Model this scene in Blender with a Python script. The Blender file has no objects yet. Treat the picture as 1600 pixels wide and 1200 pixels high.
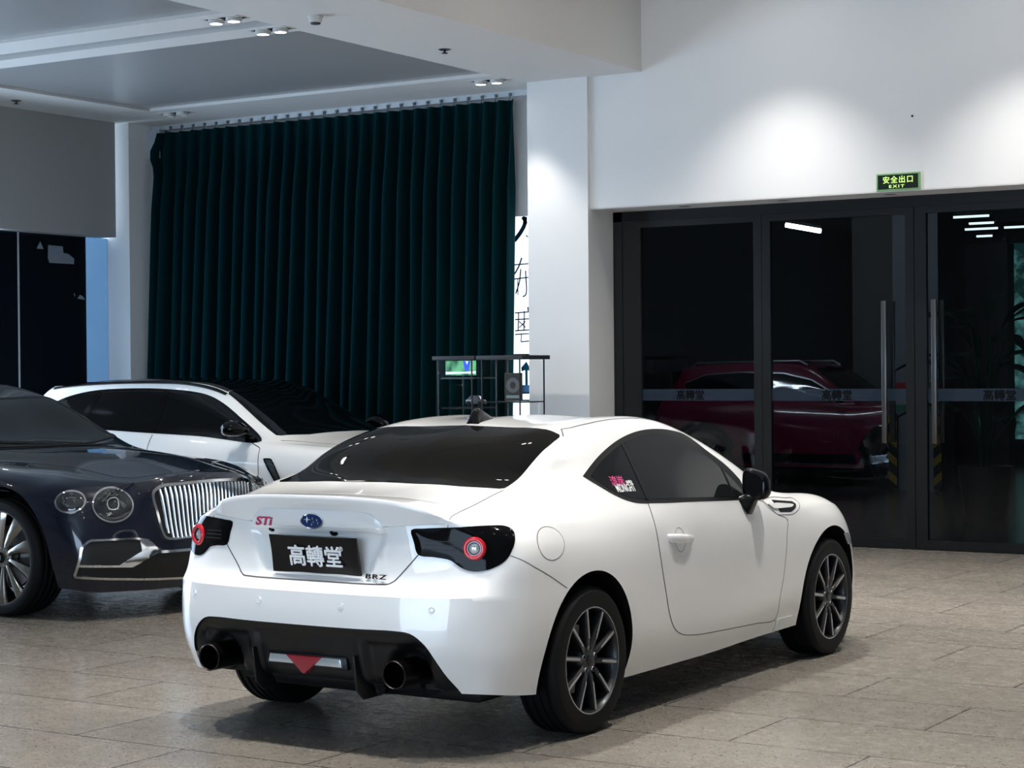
import bpy, bmesh, math, random
import numpy as np
from math import sin, cos, pi, radians, sqrt, atan2
from mathutils import Vector, Matrix
from mathutils.bvhtree import BVHTree
from mathutils.geometry import delaunay_2d_cdt

random.seed(7)
SC = bpy.context.scene
COL = SC.collection

# ------------------------------------------------------------------ camera
CAM_H = 1.54877
F_PX = 2990.33            # focal length in pixels of the 1600 px wide frame
YAW, PITCH, ROLL = 0.556553, -0.0081656, -0.0085057
def camera():
    cp, sp, cr, sr = cos(PITCH), sin(PITCH), cos(ROLL), sin(ROLL)
    B = np.array([[1, 0, 0], [0, 0, -1], [0, 1, 0]], float)
    P = np.array([[1, 0, 0], [0, cp, sp], [0, -sp, cp]])
    Rr = np.array([[cr, -sr, 0], [sr, cr, 0], [0, 0, 1]])
    M = Rr @ P @ B
    ex = np.array([cos(YAW), -sin(YAW), 0]); ey = np.array([sin(YAW), cos(YAW), 0])
    rm = lambda v: Vector((float(v @ ex), float(v @ ey), float(v[2])))
    r, u, b = rm(M[0]), rm(-M[1]), rm(-M[2])
    cam = bpy.data.cameras.new('camera')
    cam.sensor_width = 36.0; cam.lens = F_PX * 36.0 / 1600.0
    cam.clip_start = 0.05; cam.clip_end = 200
    o = bpy.data.objects.new('camera', cam); COL.objects.link(o)
    m = Matrix.Identity(4)
    for k, v in enumerate((r, u, b)):
        for q in range(3): m[q][k] = v[q]
    m.translation = Vector((0, 0, CAM_H))
    o.matrix_world = m
    SC.camera = o
    return o
CAMERA = camera()

# ------------------------------------------------------------------ view and world
SC.view_settings.view_transform = 'Standard'
SC.view_settings.look = 'None'
SC.view_settings.gamma = 1.0
SC.view_settings.use_curve_mapping = False
SC.view_settings.exposure = 0.0
W = bpy.data.worlds.new('daylight'); SC.world = W; W.use_nodes = True
W.node_tree.nodes['Background'].inputs[0].default_value = (0.58, 0.77, 1.0, 1)
W.node_tree.nodes['Background'].inputs[1].default_value = 1.0
SC.view_settings.exposure = 0.74
W.node_tree.nodes['Background'].inputs[1].default_value = 4.6
def portal(x, y, sx_, sz, z, rot):
    l = bpy.data.lights.new('window_portal', 'AREA'); l.shape = 'RECTANGLE'; l.size = sx_; l.size_y = sz
    l.cycles.is_portal = True
    o = bpy.data.objects.new('window_portal', l); COL.objects.link(o); o.location = (x, y, z)
    o.rotation_euler = (radians(90), 0, radians(rot)); return o
portal(-14.25, 9.98, 6.75, 2.93, 1.485, -90)
portal(-14.35, 14.76, .32, 2.93, 1.485, -90)
portal(-3.8, -4.9, 8.4, 2.93, 1.485, 0)
# the showroom's own recessed spots and an added pillar spot (their fittings are built further down)
SPOTS = []
def spot(x, y, z, power, angle=70, blend=.6, aim=(0, 0), col=(1, .958, .905), r=.05):
    l = bpy.data.lights.new('ceiling_spot', 'SPOT'); l.energy = power; l.spot_size = radians(angle); l.spot_blend = blend
    l.shadow_soft_size = r; l.color = col
    o = bpy.data.objects.new('ceiling_spot', l); COL.objects.link(o); o.location = (x, y, z - .09)
    o.rotation_euler = Vector((aim[0], aim[1], -1)).to_track_quat('-Z', 'Y').to_euler()
    SPOTS.append((x, y, z)); return o
for x in (-6.5, -4.4, -2.3):
    spot(x, 14.1, 4.793, 150, 96, .95)
for x in (-6.9, -5.0, -3.1, -1.2):
    for y in (3.4, 5.8, 8.2, 10.6, 12.4): spot(x, y, 4.793, 280, 66, .8)
for x, y in ((-9.27, 10.925), (-9.27, 11.47)):
    spot(x, y, 4.153, 80, 75, .6)
spot(-8.72, 9.6, 4.153, 170, 48, .9, (0, 1.75))  # unseen spot added to brighten the white pillar
spot(-9.22, 14.61, 4.153, 70, 62, .7, (.30, -.05))
for x, y in ((-9.27, 5.6), (-9.27, 2.2), (-13.07, 11.2), (-13.07, 5.6)):
    spot(x, y, 4.153, 80, 80, .6)


# ------------------------------------------------------------------ helpers
def mat(name, col=(0.8, 0.8, 0.8), rough=0.5, metal=0.0, coat=0.0, coat_rough=0.03, emit=None, emit_s=0.0,
        alpha=None, trans=0.0, ior=1.45, spec=0.5, sheen=0.0):
    m = bpy.data.materials.new(name); m.use_nodes = True
    b = m.node_tree.nodes['Principled BSDF']
    I = b.inputs
    I['Base Color'].default_value = (*col, 1); I['Roughness'].default_value = rough
    I['Metallic'].default_value = metal; I['Coat Weight'].default_value = coat
    I['Coat Roughness'].default_value = coat_rough; I['IOR'].default_value = ior
    I['Specular IOR Level'].default_value = spec
    I['Transmission Weight'].default_value = trans
    if sheen: I['Sheen Weight'].default_value = sheen
    if emit: I['Emission Color'].default_value = (*emit, 1); I['Emission Strength'].default_value = emit_s
    if alpha is not None: I['Alpha'].default_value = alpha
    return m
def nodes(m): return m.node_tree.nodes, m.node_tree.links, m.node_tree.nodes['Principled BSDF']

def link(name, me, parent=None, loc=None, rotz=None):
    o = bpy.data.objects.new(name, me); COL.objects.link(o)
    if parent is not None: o.parent = parent
    if loc is not None: o.location = loc
    if rotz is not None: o.rotation_euler = (0, 0, rotz)
    return o
def tag(o, label, cat, group=None, kind=None):
    if label: o['label'] = label
    if cat: o['category'] = cat
    if group: o['group'] = group
    if kind: o['kind'] = kind
    return o
def thing(name, label, cat, loc=(0, 0, 0), rotz=0, group=None):
    o = link(name, None, None, loc, rotz); o.empty_display_size = 0.1
    return tag(o, label, cat, group)
def copy_tree(o, parent=None):
    c = o.copy(); COL.objects.link(c)
    if parent is not None: c.parent = parent
    for ch in list(o.children): copy_tree(ch, c)
    return c

def mk(name, V, F, m, parent=None, smooth=False, sharp=None, weld=False, bev=0.0, loc=None, rotz=None, recalc=True, seg=2):
    """verts + faces -> one linked mesh object; m is one material or a list (faces may then carry their slot)"""
    me = bpy.data.meshes.new(name)
    me.from_pydata([tuple(map(float, v)) for v in V], [], [tuple(int(i) for i in f) for f in F])
    mats = m if isinstance(m, (list, tuple)) else [m]
    for q in mats: me.materials.append(q)
    bm = bmesh.new(); bm.from_mesh(me)
    if weld: bmesh.ops.remove_doubles(bm, verts=bm.verts, dist=1e-5)
    if recalc: bmesh.ops.recalc_face_normals(bm, faces=bm.faces)
    if bev > 0:
        es = [e for e in bm.edges if len(e.link_faces) == 2 and e.calc_face_angle(0) > 0.6]
        bmesh.ops.bevel(bm, geom=es, offset=bev, segments=seg, profile=0.5, affect='EDGES', clamp_overlap=True)
    bm.to_mesh(me); bm.free()
    if smooth or bev > 0:
        for p in me.polygons: p.use_smooth = True
        me.set_sharp_from_angle(angle=radians(sharp if sharp else 40))
    return link(name, me, parent, loc, rotz)

class G:
    """collects simple solids into one vertex / face list"""
    def __init__(s): s.V = []; s.F = []
    def add(s, V, F):
        n = len(s.V); s.V += [tuple(v) for v in V]; s.F += [tuple(i + n for i in f) for f in F]; return s
    def box(s, x0, x1, y0, y1, z0, z1):
        V = [(x, y, z) for z in (z0, z1) for y in (y0, y1) for x in (x0, x1)]
        return s.add(V, [(0, 2, 3, 1), (4, 5, 7, 6), (0, 1, 5, 4), (2, 6, 7, 3), (0, 4, 6, 2), (1, 3, 7, 5)])
    def prism(s, poly, a0, a1, axis='y'):
        """polygon in the two other axes, pushed along axis from a0 to a1"""
        n = len(poly); V = []
        for a in (a0, a1):
            for p, q in poly:
                V.append({'x': (a, p, q), 'y': (p, a, q), 'z': (p, q, a)}[axis])
        F = [tuple(range(n)), tuple(range(2 * n - 1, n - 1, -1))]
        F += [(k, (k + 1) % n, n + (k + 1) % n, n + k) for k in range(n)]
        return s.add(V, F)
    def lathe(s, prof, axis='y', seg=48, c=(0, 0, 0), closed=False, a0=0.0, a1=2 * pi):
        """profile of (radius, along) turned about axis through c"""
        n = len(prof); V = []; full = abs(a1 - a0 - 2 * pi) < 1e-6
        ns = seg if full else seg + 1
        for k in range(ns):
            a = a0 + (a1 - a0) * k / seg
            for r, h in prof:
                u, w = r * cos(a), r * sin(a)
                p = {'y': (u, h, w), 'x': (h, u, w), 'z': (u, w, h)}[axis]
                V.append((p[0] + c[0], p[1] + c[1], p[2] + c[2]))
        F = []
        for k in range(ns if full else ns - 1):
            k2 = (k + 1) % ns
            for q in range(n if closed else n - 1):
                q2 = (q + 1) % n
                F.append((k * n + q, k2 * n + q, k2 * n + q2, k * n + q2))
        return s.add(V, F)
    def tube(s, pts, r, seg=8, cap=True, radii=None):
        pts = [Vector(p) for p in pts]; n = len(pts); V = []; up = None
        for k, p in enumerate(pts):
            t = (pts[min(k + 1, n - 1)] - pts[max(k - 1, 0)]).normalized()
            if up is None:
                up = Vector((0, 0, 1)) if abs(t.z) < 0.9 else Vector((1, 0, 0))
            x = t.cross(up).normalized(); up = x.cross(t).normalized()
            rr = radii[k] if radii else r
            for q in range(seg):
                a = 2 * pi * q / seg
                V.append(p + x * (rr * cos(a)) + up * (rr * sin(a)))
        F = [(k * seg + q, k * seg + (q + 1) % seg, (k + 1) * seg + (q + 1) % seg, (k + 1) * seg + q)
             for k in range(n - 1) for q in range(seg)]
        if cap: F += [tuple(range(seg)), tuple(range(n * seg - 1, (n - 1) * seg - 1, -1))]
        return s.add(V, F)
    def ball(s, c, rx, ry, rz, nu=16, nv=10):
        V = [(c[0], c[1], c[2] - rz)]
        for v in range(1, nv):
            b = -pi / 2 + pi * v / nv
            for u in range(nu):
                a = 2 * pi * u / nu
                V.append((c[0] + rx * cos(b) * cos(a), c[1] + ry * cos(b) * sin(a), c[2] + rz * sin(b)))
        V.append((c[0], c[1], c[2] + rz)); L = len(V) - 1
        F = [(0, 1 + (u + 1) % nu, 1 + u) for u in range(nu)]
        for v in range(nv - 2):
            for u in range(nu):
                a = 1 + v * nu + u; b = 1 + v * nu + (u + 1) % nu
                F.append((a, b, b + nu, a + nu))
        F += [(L, 1 + (nv - 2) * nu + u, 1 + (nv - 2) * nu + (u + 1) % nu) for u in range(nu)]
        return s.add(V, F)
    def xf(s, M, start=0):
        s.V[start:] = [tuple(M @ Vector(v)) for v in s.V[start:]]; return s
    def mk(s, name, m, parent=None, **k): return mk(name, s.V, s.F, m, parent, **k)

def closed_curve(P, n, closed=True):
    """smooth 2D/3D curve through points (Catmull-Rom, centripetal-ish), resampled evenly to n points"""
    P = np.array(P, float)
    if closed: Q = np.vstack([P[-1], P, P[0], P[1]])
    else: Q = np.vstack([2 * P[0] - P[1], P, 2 * P[-1] - P[-2]])
    out = []
    for k in range(1, len(Q) - 2):
        p0, p1, p2, p3 = Q[k - 1], Q[k], Q[k + 1], Q[k + 2]
        d0, d1, d2 = [max(1e-6, np.linalg.norm(b - a)) ** 0.5 for a, b in ((p0, p1), (p1, p2), (p2, p3))]
        t0, t1, t2, t3 = 0, d0, d0 + d1, d0 + d1 + d2
        for t in np.linspace(t1, t2, 24, endpoint=False):
            a1 = (t1 - t) / (t1 - t0) * p0 + (t - t0) / (t1 - t0) * p1
            a2 = (t2 - t) / (t2 - t1) * p1 + (t - t1) / (t2 - t1) * p2
            a3 = (t3 - t) / (t3 - t2) * p2 + (t - t2) / (t3 - t2) * p3
            b1 = (t2 - t) / (t2 - t0) * a1 + (t - t0) / (t2 - t0) * a2
            b2 = (t3 - t) / (t3 - t1) * a2 + (t - t1) / (t3 - t1) * a3
            out.append((t2 - t) / (t2 - t1) * b1 + (t - t1) / (t2 - t1) * b2)
    out.append(P[0] if closed else P[-1])
    return resample(np.array(out), n, closed)
def resample(P, n, closed=True):
    P = np.array(P, float)
    if closed and np.linalg.norm(P[0] - P[-1]) > 1e-9: P = np.vstack([P, P[0]])
    d = np.r_[0, np.cumsum(np.linalg.norm(np.diff(P, axis=0), axis=1))]
    t = np.linspace(0, d[-1], n + 1 if closed else n)
    R = np.stack([np.interp(t, d, P[:, k]) for k in range(P.shape[1])], 1)
    return R[:-1] if closed else R

def natural_spline(t, P, tn):
    """C2 cubic spline through P (n, d) at knots t, evaluated at tn"""
    t = np.asarray(t, float); n = len(t); h = np.diff(t)
    A = np.zeros((n, n)); rhs = np.zeros((n, P.shape[1]))
    A[0, 0] = A[-1, -1] = 1
    for k in range(1, n - 1):
        A[k, k - 1], A[k, k], A[k, k + 1] = h[k - 1], 2 * (h[k - 1] + h[k]), h[k]
        rhs[k] = 6 * ((P[k + 1] - P[k]) / h[k] - (P[k] - P[k - 1]) / h[k - 1])
    Mm = np.linalg.solve(A, rhs)
    i = np.clip(np.searchsorted(t, tn, side='right') - 1, 0, n - 2)
    hh = h[i][:, None]; a = (t[i + 1] - tn)[:, None] / hh; b = (tn - t[i])[:, None] / hh
    return a * P[i] + b * P[i + 1] + ((a ** 3 - a) * Mm[i] + (b ** 3 - b) * Mm[i + 1]) * hh ** 2 / 6

class CarBody:
    """right half of a car given as sections, splined both ways, mirrored and closed underneath.
    S: side stations from rear corner to front corner, each a list of rows from sill to roof centre;
    R / Fr: stations across the rear / front face from the corner towards the centre, rows up to row nb"""
    def __init__(s, S, R, Fr, nb, nj, ni, ncap, warp=None, crease=None):
        S = np.array(S, float); R = np.array(R, float); Fr = np.array(Fr, float)
        nr = S.shape[1]
        mir = np.array([1, -1, 1.0])
        tj = np.r_[0, np.cumsum(np.linalg.norm(np.diff(S[1:-1], axis=1), axis=2).mean(0))]
        def samples(t, n):
            out = []
            for k in range(len(t) - 1): out += list(t[k] + (t[k + 1] - t[k]) * np.arange(n[k]) / n[k])
            return np.array(out + [t[-1]])
        tjn = samples(tj, nj); J = int(sum(nj[:nb]))
        te = np.r_[tj, 2 * tj[-1] - tj[-2], 2 * tj[-1] - tj[-3]]
        def full(sec): return natural_spline(te, np.vstack([sec, sec[-2] * mir, sec[-3] * mir]), tjn)
        def low_part(x, c):
            if c is None: return natural_spline(tj[:nb + 1], x[:nb + 1], tjn[:J + 1])
            q = int(sum(nj[:c]))
            return np.vstack([natural_spline(tj[:c + 1], x[:c + 1], tjn[:q + 1]), natural_spline(tj[c:nb + 1], x[c:nb + 1], tjn[q:J + 1])[1:]])
        def broken(sec, c=None):
            a = low_part(sec, c)
            b = natural_spline(te[nb:] - te[nb], np.vstack([sec, sec[-2] * mir, sec[-3] * mir])[nb:], tjn[J:] - tj[nb])
            return np.vstack([a, b[1:]])
        DS = np.array([broken(S[0], crease)] + [full(x) for x in S[1:-1]] + [broken(S[-1])])
        DR = np.array([low_part(x, crease) for x in R]); DF = np.array([low_part(x, None) for x in Fr])
        A = np.concatenate([DR[::-1], DS[:, :J + 1], DF])
        ti = np.r_[0, np.cumsum(np.linalg.norm(np.diff(A[:, 2:J - 2], axis=0), axis=2).mean(1))]
        nR, nF = len(R), len(Fr)
        tie = np.r_[ti[0] - (ti[2] - ti[0]), ti[0] - (ti[1] - ti[0]), ti, 2 * ti[-1] - ti[-2], 2 * ti[-1] - ti[-3]]
        ncount = [ncap] * nR + list(ni) + [ncap] * nF
        tin = samples(ti, ncount); iS0 = ncap * nR; iS1 = iS0 + int(sum(ni))
        NI, NJ = len(tin), len(tjn)
        grid = np.full((NI, NJ, 3), np.nan)
        for j in range(J + 1):
            col = A[:, j]
            col = np.vstack([col[2] * mir, col[1] * mir, col, col[-2] * mir, col[-3] * mir])
            grid[:, j] = natural_spline(tie, col, tin)
        tS = ti[nR:nR + len(S)]
        for j in range(J, NJ):
            grid[iS0:iS1 + 1, j] = natural_spline(tS - tS[0], DS[:, j], tin[iS0:iS1 + 1] - tS[0])
        # the face tops follow the first / last full section
        top = DS[0, J:]; grid[iS0::-1, J] = np.array([top[min(k, len(top) - 1)] for k in range(iS0 + 1)])
        top = DS[-1, J:]; grid[iS1:, J] = np.array([top[min(k, len(top) - 1)] for k in range(NI - iS1)])
        grid[:, :, 1] = np.maximum(grid[:, :, 1], 0)
        grid[0, :J + 1, 1] = 0; grid[-1, :J + 1, 1] = 0; grid[iS0:iS1 + 1, -1, 1] = 0
        if warp is not None:
            ok = ~np.isnan(grid[:, :, 0]); grid[ok] = warp(grid[ok])
        V = []; F = []; idx = -np.ones((NI, NJ), int)
        for i in range(NI):
            for j in range(NJ):
                if not np.isnan(grid[i, j, 0]): idx[i, j] = len(V); V.append(grid[i, j])
        for i in range(NI - 1):
            for j in range(NJ - 1):
                q = (idx[i, j], idx[i + 1, j], idx[i + 1, j + 1], idx[i, j + 1])
                if min(q) >= 0: F.append(q)
        n = len(V); V = V + [v * mir for v in V]
        F = F + [tuple(k + n for k in f[::-1]) for f in F]
        for i in range(NI - 1): F.append((idx[i, 0], idx[i, 0] + n, idx[i + 1, 0] + n, idx[i + 1, 0]))
        s.V, s.F = np.array(V), F
        s.bvh = BVHTree.FromPolygons([tuple(v) for v in V], F)
    def hit(s, p, d, far=4.0):
        d = Vector(d).normalized()
        h = s.bvh.ray_cast(Vector(p) - d * far, d)
        if h[0] is None:
            h = s.bvh.find_nearest(Vector(p)); return h[0], h[1] if h[1].dot(d) < 0 else -h[1]
        nrm = h[1]
        return h[0], (nrm if nrm.dot(d) < 0 else -nrm)

def frame_for(d):
    """u (horizontal) and v axes of the plane seen along direction d"""
    d = Vector(d).normalized()
    up = Vector((0, 0, 1)) if abs(d.z) < 0.9 else Vector((1, 0, 0))
    u = d.cross(up).normalized(); v = u.cross(d).normalized()
    return d, u, v

def patch(body, poly, d, off, res, m, name, parent=None, thick=0.004, bulge=0.0, smooth=True, fill=None, sharp=35):
    """panel lying on the body: polygon of 3D points projected along d, raised by off, with a skirt of depth thick"""
    d, u, v = frame_for(d)
    P2 = [Vector((Vector(p).dot(u), Vector(p).dot(v))) for p in poly]
    P2 = [Vector(p) for p in resample([tuple(p) for p in P2], max(12, int(sum((P2[k] - P2[k - 1]).length for k in range(len(P2))) / res)))]
    n = len(P2)
    xs = [p.x for p in P2]; ys = [p.y for p in P2]
    pts = list(P2)
    def inside(x, y):
        c = False; j = n - 1
        for i in range(n):
            a, b = P2[i], P2[j]
            if (a.y > y) != (b.y > y) and x < (b.x - a.x) * (y - a.y) / (b.y - a.y) + a.x: c = not c
            j = i
        return c
    arr = np.array([tuple(p) for p in P2])
    y = min(ys) + res / 2
    while y < max(ys):
        x = min(xs) + res / 2
        while x < max(xs):
            if inside(x, y) and np.min(np.hypot(arr[:, 0] - x, arr[:, 1] - y)) > res * 0.45: pts.append(Vector((x, y)))
            x += res
        y += res
    r = delaunay_2d_cdt(pts, [], [list(range(n))], 1, 1e-6)
    V2, F = r[0], r[2]
    V = []; N = []
    for p in V2:
        h, nn = body.hit(u * p.x + v * p.y, d)
        V.append(h); N.append(nn)
    bnd = {}
    for f in F:
        for k in range(len(f)):
            e = (f[k], f[(k + 1) % len(f)]); bnd[e] = 1
    out = []
    dist = np.array([np.min(np.hypot(arr[:, 0] - p.x, arr[:, 1] - p.y)) for p in V2])
    for h, nn, dd in zip(V, N, dist):
        q = min(1.0, dd / bulge_w) if (bulge and (bulge_w := 0.05)) else 0
        out.append(h + nn * (off + (bulge * (1 - (1 - q) ** 2) if bulge else 0)))
    F = [tuple(f) for f in F]
    edges = [e for e in bnd if (e[1], e[0]) not in bnd]
    low = {}
    for a, b in edges:
        for k in (a, b):
            if k not in low: low[k] = len(out); out.append(V[k] + N[k] * (off - thick))
    F += [(b, a, low[a], low[b]) for a, b in edges]
    o = mk(name, out, F, m, parent, smooth=smooth, sharp=sharp, recalc=False)
    # outward orientation
    me = o.data
    fl = [p for p in me.polygons][:len(r[2])]
    if fl and sum(p.normal.dot(-d) * p.area for p in fl) < 0:
        me.flip_normals()
    return o

def strip(body, path, d, width, off, m, name, parent=None, closed=False, step=0.02, shift=0.0, thick=0.003, V_out=None):
    """thin band along a path of 3D points projected along d (panel gaps, trims); shift moves it sideways"""
    d, u, v = frame_for(d)
    P2 = np.array([(Vector(p).dot(u), Vector(p).dot(v)) for p in path])
    L = np.linalg.norm(np.diff(np.vstack([P2, P2[:1]]) if closed else P2, axis=0), axis=1).sum()
    P2 = resample(P2, max(4, int(L / step)), closed)
    n = len(P2)
    if closed: T = np.roll(P2, -1, 0) - np.roll(P2, 1, 0)
    else:
        T = np.gradient(P2, axis=0)
    T /= np.maximum(np.linalg.norm(T, axis=1), 1e-9)[:, None]
    Nn = np.stack([-T[:, 1], T[:, 0]], 1)
    V = []
    for k in range(n):
        hs = []
        for sft in (shift - width / 2, shift + width / 2):
            q = P2[k] + Nn[k] * sft
            h, nn = body.hit(u * float(q[0]) + v * float(q[1]), d)
            hs.append((h, nn))
        V += [hs[0][0] + hs[0][1] * (off - thick), hs[0][0] + hs[0][1] * off, hs[1][0] + hs[1][1] * off, hs[1][0] + hs[1][1] * (off - thick)]
    F = []
    for k in range(n if closed else n - 1):
        a, b = 4 * k, 4 * ((k + 1) % n)
        for q in range(3): F.append((a + q, b + q, b + q + 1, a + q + 1))
    return mk(name, V, F, m, parent, smooth=True, sharp=50)

def text_geo(txt, size, depth=0.002, res=3, spacing=1.0, bold=0.0, shear=0.0):
    """flat lettering in the xy plane centred on the origin -> verts, faces"""
    c = bpy.data.curves.new('lettering', 'FONT'); c.body = txt; c.size = size; c.extrude = depth / 2
    c.align_x = 'CENTER'; c.align_y = 'CENTER'; c.resolution_u = res; c.space_character = spacing; c.offset = bold; c.shear = shear
    o = bpy.data.objects.new('lettering', c); COL.objects.link(o)
    bpy.context.view_layer.update()
    dg = bpy.context.evaluated_depsgraph_get()
    me = o.evaluated_get(dg).to_mesh()
    V = np.array([tuple(v.co) for v in me.vertices]) if len(me.vertices) else np.zeros((0, 3)); F = [tuple(p.vertices) for p in me.polygons]
    o.evaluated_get(dg).to_mesh_clear()
    bpy.data.objects.remove(o); bpy.data.curves.remove(c)
    if len(V):
        V[:, :2] -= (V[:, :2].max(0) + V[:, :2].min(0)) / 2
    return V, F
def heavy(txt, size, depth, w, **k):
    """bolder lettering: four copies of the same strokes shifted by w"""
    T, F = text_geo(txt, size, depth, **k); V = []; FF = []
    for q, (a, b) in enumerate(((-w, 0), (w, 0), (0, -w), (0, w))):
        n = len(V); V += [(p[0] + a, p[1] + b, p[2] + q * .00005) for p in T]; FF += [tuple(i + n for i in f) for f in F]
    return np.array(V), FF
def place(V, o, ux, uy, un):
    """map local xy(z) coordinates onto axes ux, uy, un at o"""
    o, ux, uy, un = map(Vector, (o, ux, uy, un))
    return [o + ux * float(v[0]) + uy * float(v[1]) + un * float(v[2]) for v in V]
def cut(obj, cutters):
    """boolean difference applied at once"""
    for c in cutters:
        md = obj.modifiers.new('cut', 'BOOLEAN'); md.operation = 'DIFFERENCE'; md.object = c; md.solver = 'EXACT'
    bpy.context.view_layer.update()
    dg = bpy.context.evaluated_depsgraph_get()
    me = bpy.data.meshes.new_from_object(obj.evaluated_get(dg))
    obj.modifiers.clear(); old = obj.data; obj.data = me; bpy.data.meshes.remove(old)
    for c in cutters:
        d = c.data; bpy.data.objects.remove(c); bpy.data.meshes.remove(d)
# ------------------------------------------------------------------ materials
def noise_bump(m, scale=200, strength=0.05, dist=0.002):
    n, l, b = nodes(m)
    tc = n.new('ShaderNodeTexCoord'); t = n.new('ShaderNodeTexNoise'); t.inputs['Scale'].default_value = scale
    bp = n.new('ShaderNodeBump'); bp.inputs['Strength'].default_value = strength; bp.inputs['Distance'].default_value = dist
    l.new(tc.outputs['Object'], t.inputs['Vector']); l.new(t.outputs['Fac'], bp.inputs['Height']); l.new(bp.outputs['Normal'], b.inputs['Normal'])
    return m
M_WHITE = mat('white_paint', (.83, .83, .82), .35, coat=1.0, coat_rough=.015)
M_SEAM = mat('panel_seam', (.07, .07, .072), .8)
M_GAP = mat('panel_gap', (.025, .025, .027), .8)
M_BLACK = mat('gloss_black', (.003, .003, .0035), .07, spec=.3)
M_TRIM = mat('black_trim', (.005, .005, .0055), .45, spec=.35)
M_PLASTIC = noise_bump(mat('black_plastic', (.0065, .007, .008), .38, spec=.4), 600, .05)
M_RUBBER = noise_bump(mat('tyre_rubber', (.004, .004, .0045), .6, spec=.2), 300, .08)
M_TINT = mat('tinted_glass', (.008, .009, .010), .03, spec=.30, ior=1.35)
M_TINT2 = mat('rear_tinted_glass', (.005, .005, .005), .03, spec=.12, ior=1.22)
M_CHROME = mat('chrome', (.78, .79, .80), .08, metal=1)
M_STEEL = mat('machined_aluminium', (.46, .47, .49), .28, metal=1)
M_GUN = mat('gunmetal', (.018, .019, .022), .35, metal=.4, coat=.3)
M_DISC = mat('brake_disc', (.25, .25, .26), .35, metal=1)
M_RED = mat('red_lens', (.42, .006, .018), .12, coat=1.0, emit=(1, .02, .04), emit_s=.05)
M_REDDARK = mat('dull_red_reflector', (.30, .015, .03), .2, coat=.8)
M_CLEAR = mat('clear_lens', (.62, .66, .68), .12, metal=.5, coat=1.0)
M_LAMPBLK = mat('tail_lamp_black', (.0025, .0025, .003), .06, spec=.14)
M_LENSDARK = mat('smoked_lens', (.02, .02, .022), .1, coat=1.0)
M_PINK = mat('badge_red', (.50, .04, .12), .3, coat=.5)
M_BLUE = mat('badge_blue', (.01, .035, .13), .2, coat=1.0)
M_LETTER = mat('white_letter', (.85, .85, .85), .5)
M_LETTERB = mat('black_letter', (.01, .01, .012), .3)
M_STICKPINK = mat('sticker_pink', (.80, .10, .30), .5)
M_TIP = mat('exhaust_tip', (.045, .04, .04), .3, metal=1)
M_INSIDE = mat('exhaust_inside', (.002, .002, .002), .9, spec=.0)
# ------------------------------------------------------------------ the showroom
def floor_mat(name, base, scale_dark, rough, mortar=(.045, .042, .04)):
    m = mat(name, base, rough, spec=.5)
    n, l, b = nodes(m)
    tc = n.new('ShaderNodeTexCoord'); mp = n.new('ShaderNodeMapping')
    mp.inputs['Location'].default_value = (5.285 + 24.8, -5.93 + 24.8, 0)
    l.new(tc.outputs['Object'], mp.inputs['Vector'])
    br = n.new('ShaderNodeTexBrick'); br.offset = .5; br.squash = 1
    br.inputs['Scale'].default_value = 1; br.inputs['Brick Width'].default_value = 1.24; br.inputs['Row Height'].default_value = .62
    br.inputs['Mortar Size'].default_value = .0050; br.inputs['Mortar Smooth'].default_value = .1; br.inputs['Bias'].default_value = 0
    br.inputs['Color1'].default_value = (*[c * .93 for c in base], 1); br.inputs['Color2'].default_value = (*[c * 1.06 for c in base], 1)
    br.inputs['Mortar'].default_value = (*mortar, 1)
    l.new(mp.outputs['Vector'], br.inputs['Vector'])
    def flecks(scale, lo, hi, seed):
        t = n.new('ShaderNodeTexNoise'); t.inputs['Scale'].default_value = scale; t.inputs['Detail'].default_value = 4; t.inputs['Roughness'].default_value = .6
        q = n.new('ShaderNodeMapping'); q.inputs['Location'].default_value = (seed, seed * 2, 0); q.inputs['Scale'].default_value = (1, 1.5, 1)
        l.new(tc.outputs['Object'], q.inputs['Vector']); l.new(q.outputs['Vector'], t.inputs['Vector'])
        r = n.new('ShaderNodeValToRGB'); r.color_ramp.elements[0].position = lo; r.color_ramp.elements[1].position = hi
        l.new(t.outputs['Fac'], r.inputs['Fac']); return r.outputs['Color']
    def mix(kind, fac, a, bcol):
        x = n.new('ShaderNodeMix'); x.data_type = 'RGBA'; x.blend_type = kind
        if hasattr(fac, 'node'): l.new(fac, x.inputs['Factor'])
        else: x.inputs['Factor'].default_value = fac
        l.new(a, x.inputs['A'])
        if hasattr(bcol, 'node'): l.new(bcol, x.inputs['B'])
        else: x.inputs['B'].default_value = bcol
        return x.outputs['Result']
    c = mix('MIX', flecks(48, .60, .64, 3), br.outputs['Color'], (base[0] * .30, base[1] * .28, base[2] * .27, 1))
    c = mix('MIX', flecks(70, .61, .66, 11), c, (min(1, base[0] * 1.9), min(1, base[1] * 1.9), min(1, base[2] * 1.9), 1))
    c = mix('MULTIPLY', .22, c, flecks(2.6, .2, .75, 5))
    l.new(c, b.inputs['Base Color'])
    r = n.new('ShaderNodeMapRange'); r.inputs['To Min'].default_value = rough * .8; r.inputs['To Max'].default_value = rough * 1.35
    l.new(flecks(9, .3, .7, 8), r.inputs['Value']); l.new(r.outputs['Result'], b.inputs['Roughness'])
    bp = n.new('ShaderNodeBump'); bp.inputs['Strength'].default_value = .25; bp.inputs['Distance'].default_value = .002
    inv = n.new('ShaderNodeMath'); inv.operation = 'SUBTRACT'; inv.inputs[0].default_value = 1; l.new(br.outputs['Fac'], inv.inputs[1])
    l.new(inv.outputs[0], bp.inputs['Height']); l.new(bp.outputs['Normal'], b.inputs['Normal'])
    return m
def wall_mat(name, col, rough=.75):
    return noise_bump(mat(name, col, rough, spec=.25), 120, .03, .001)
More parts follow.
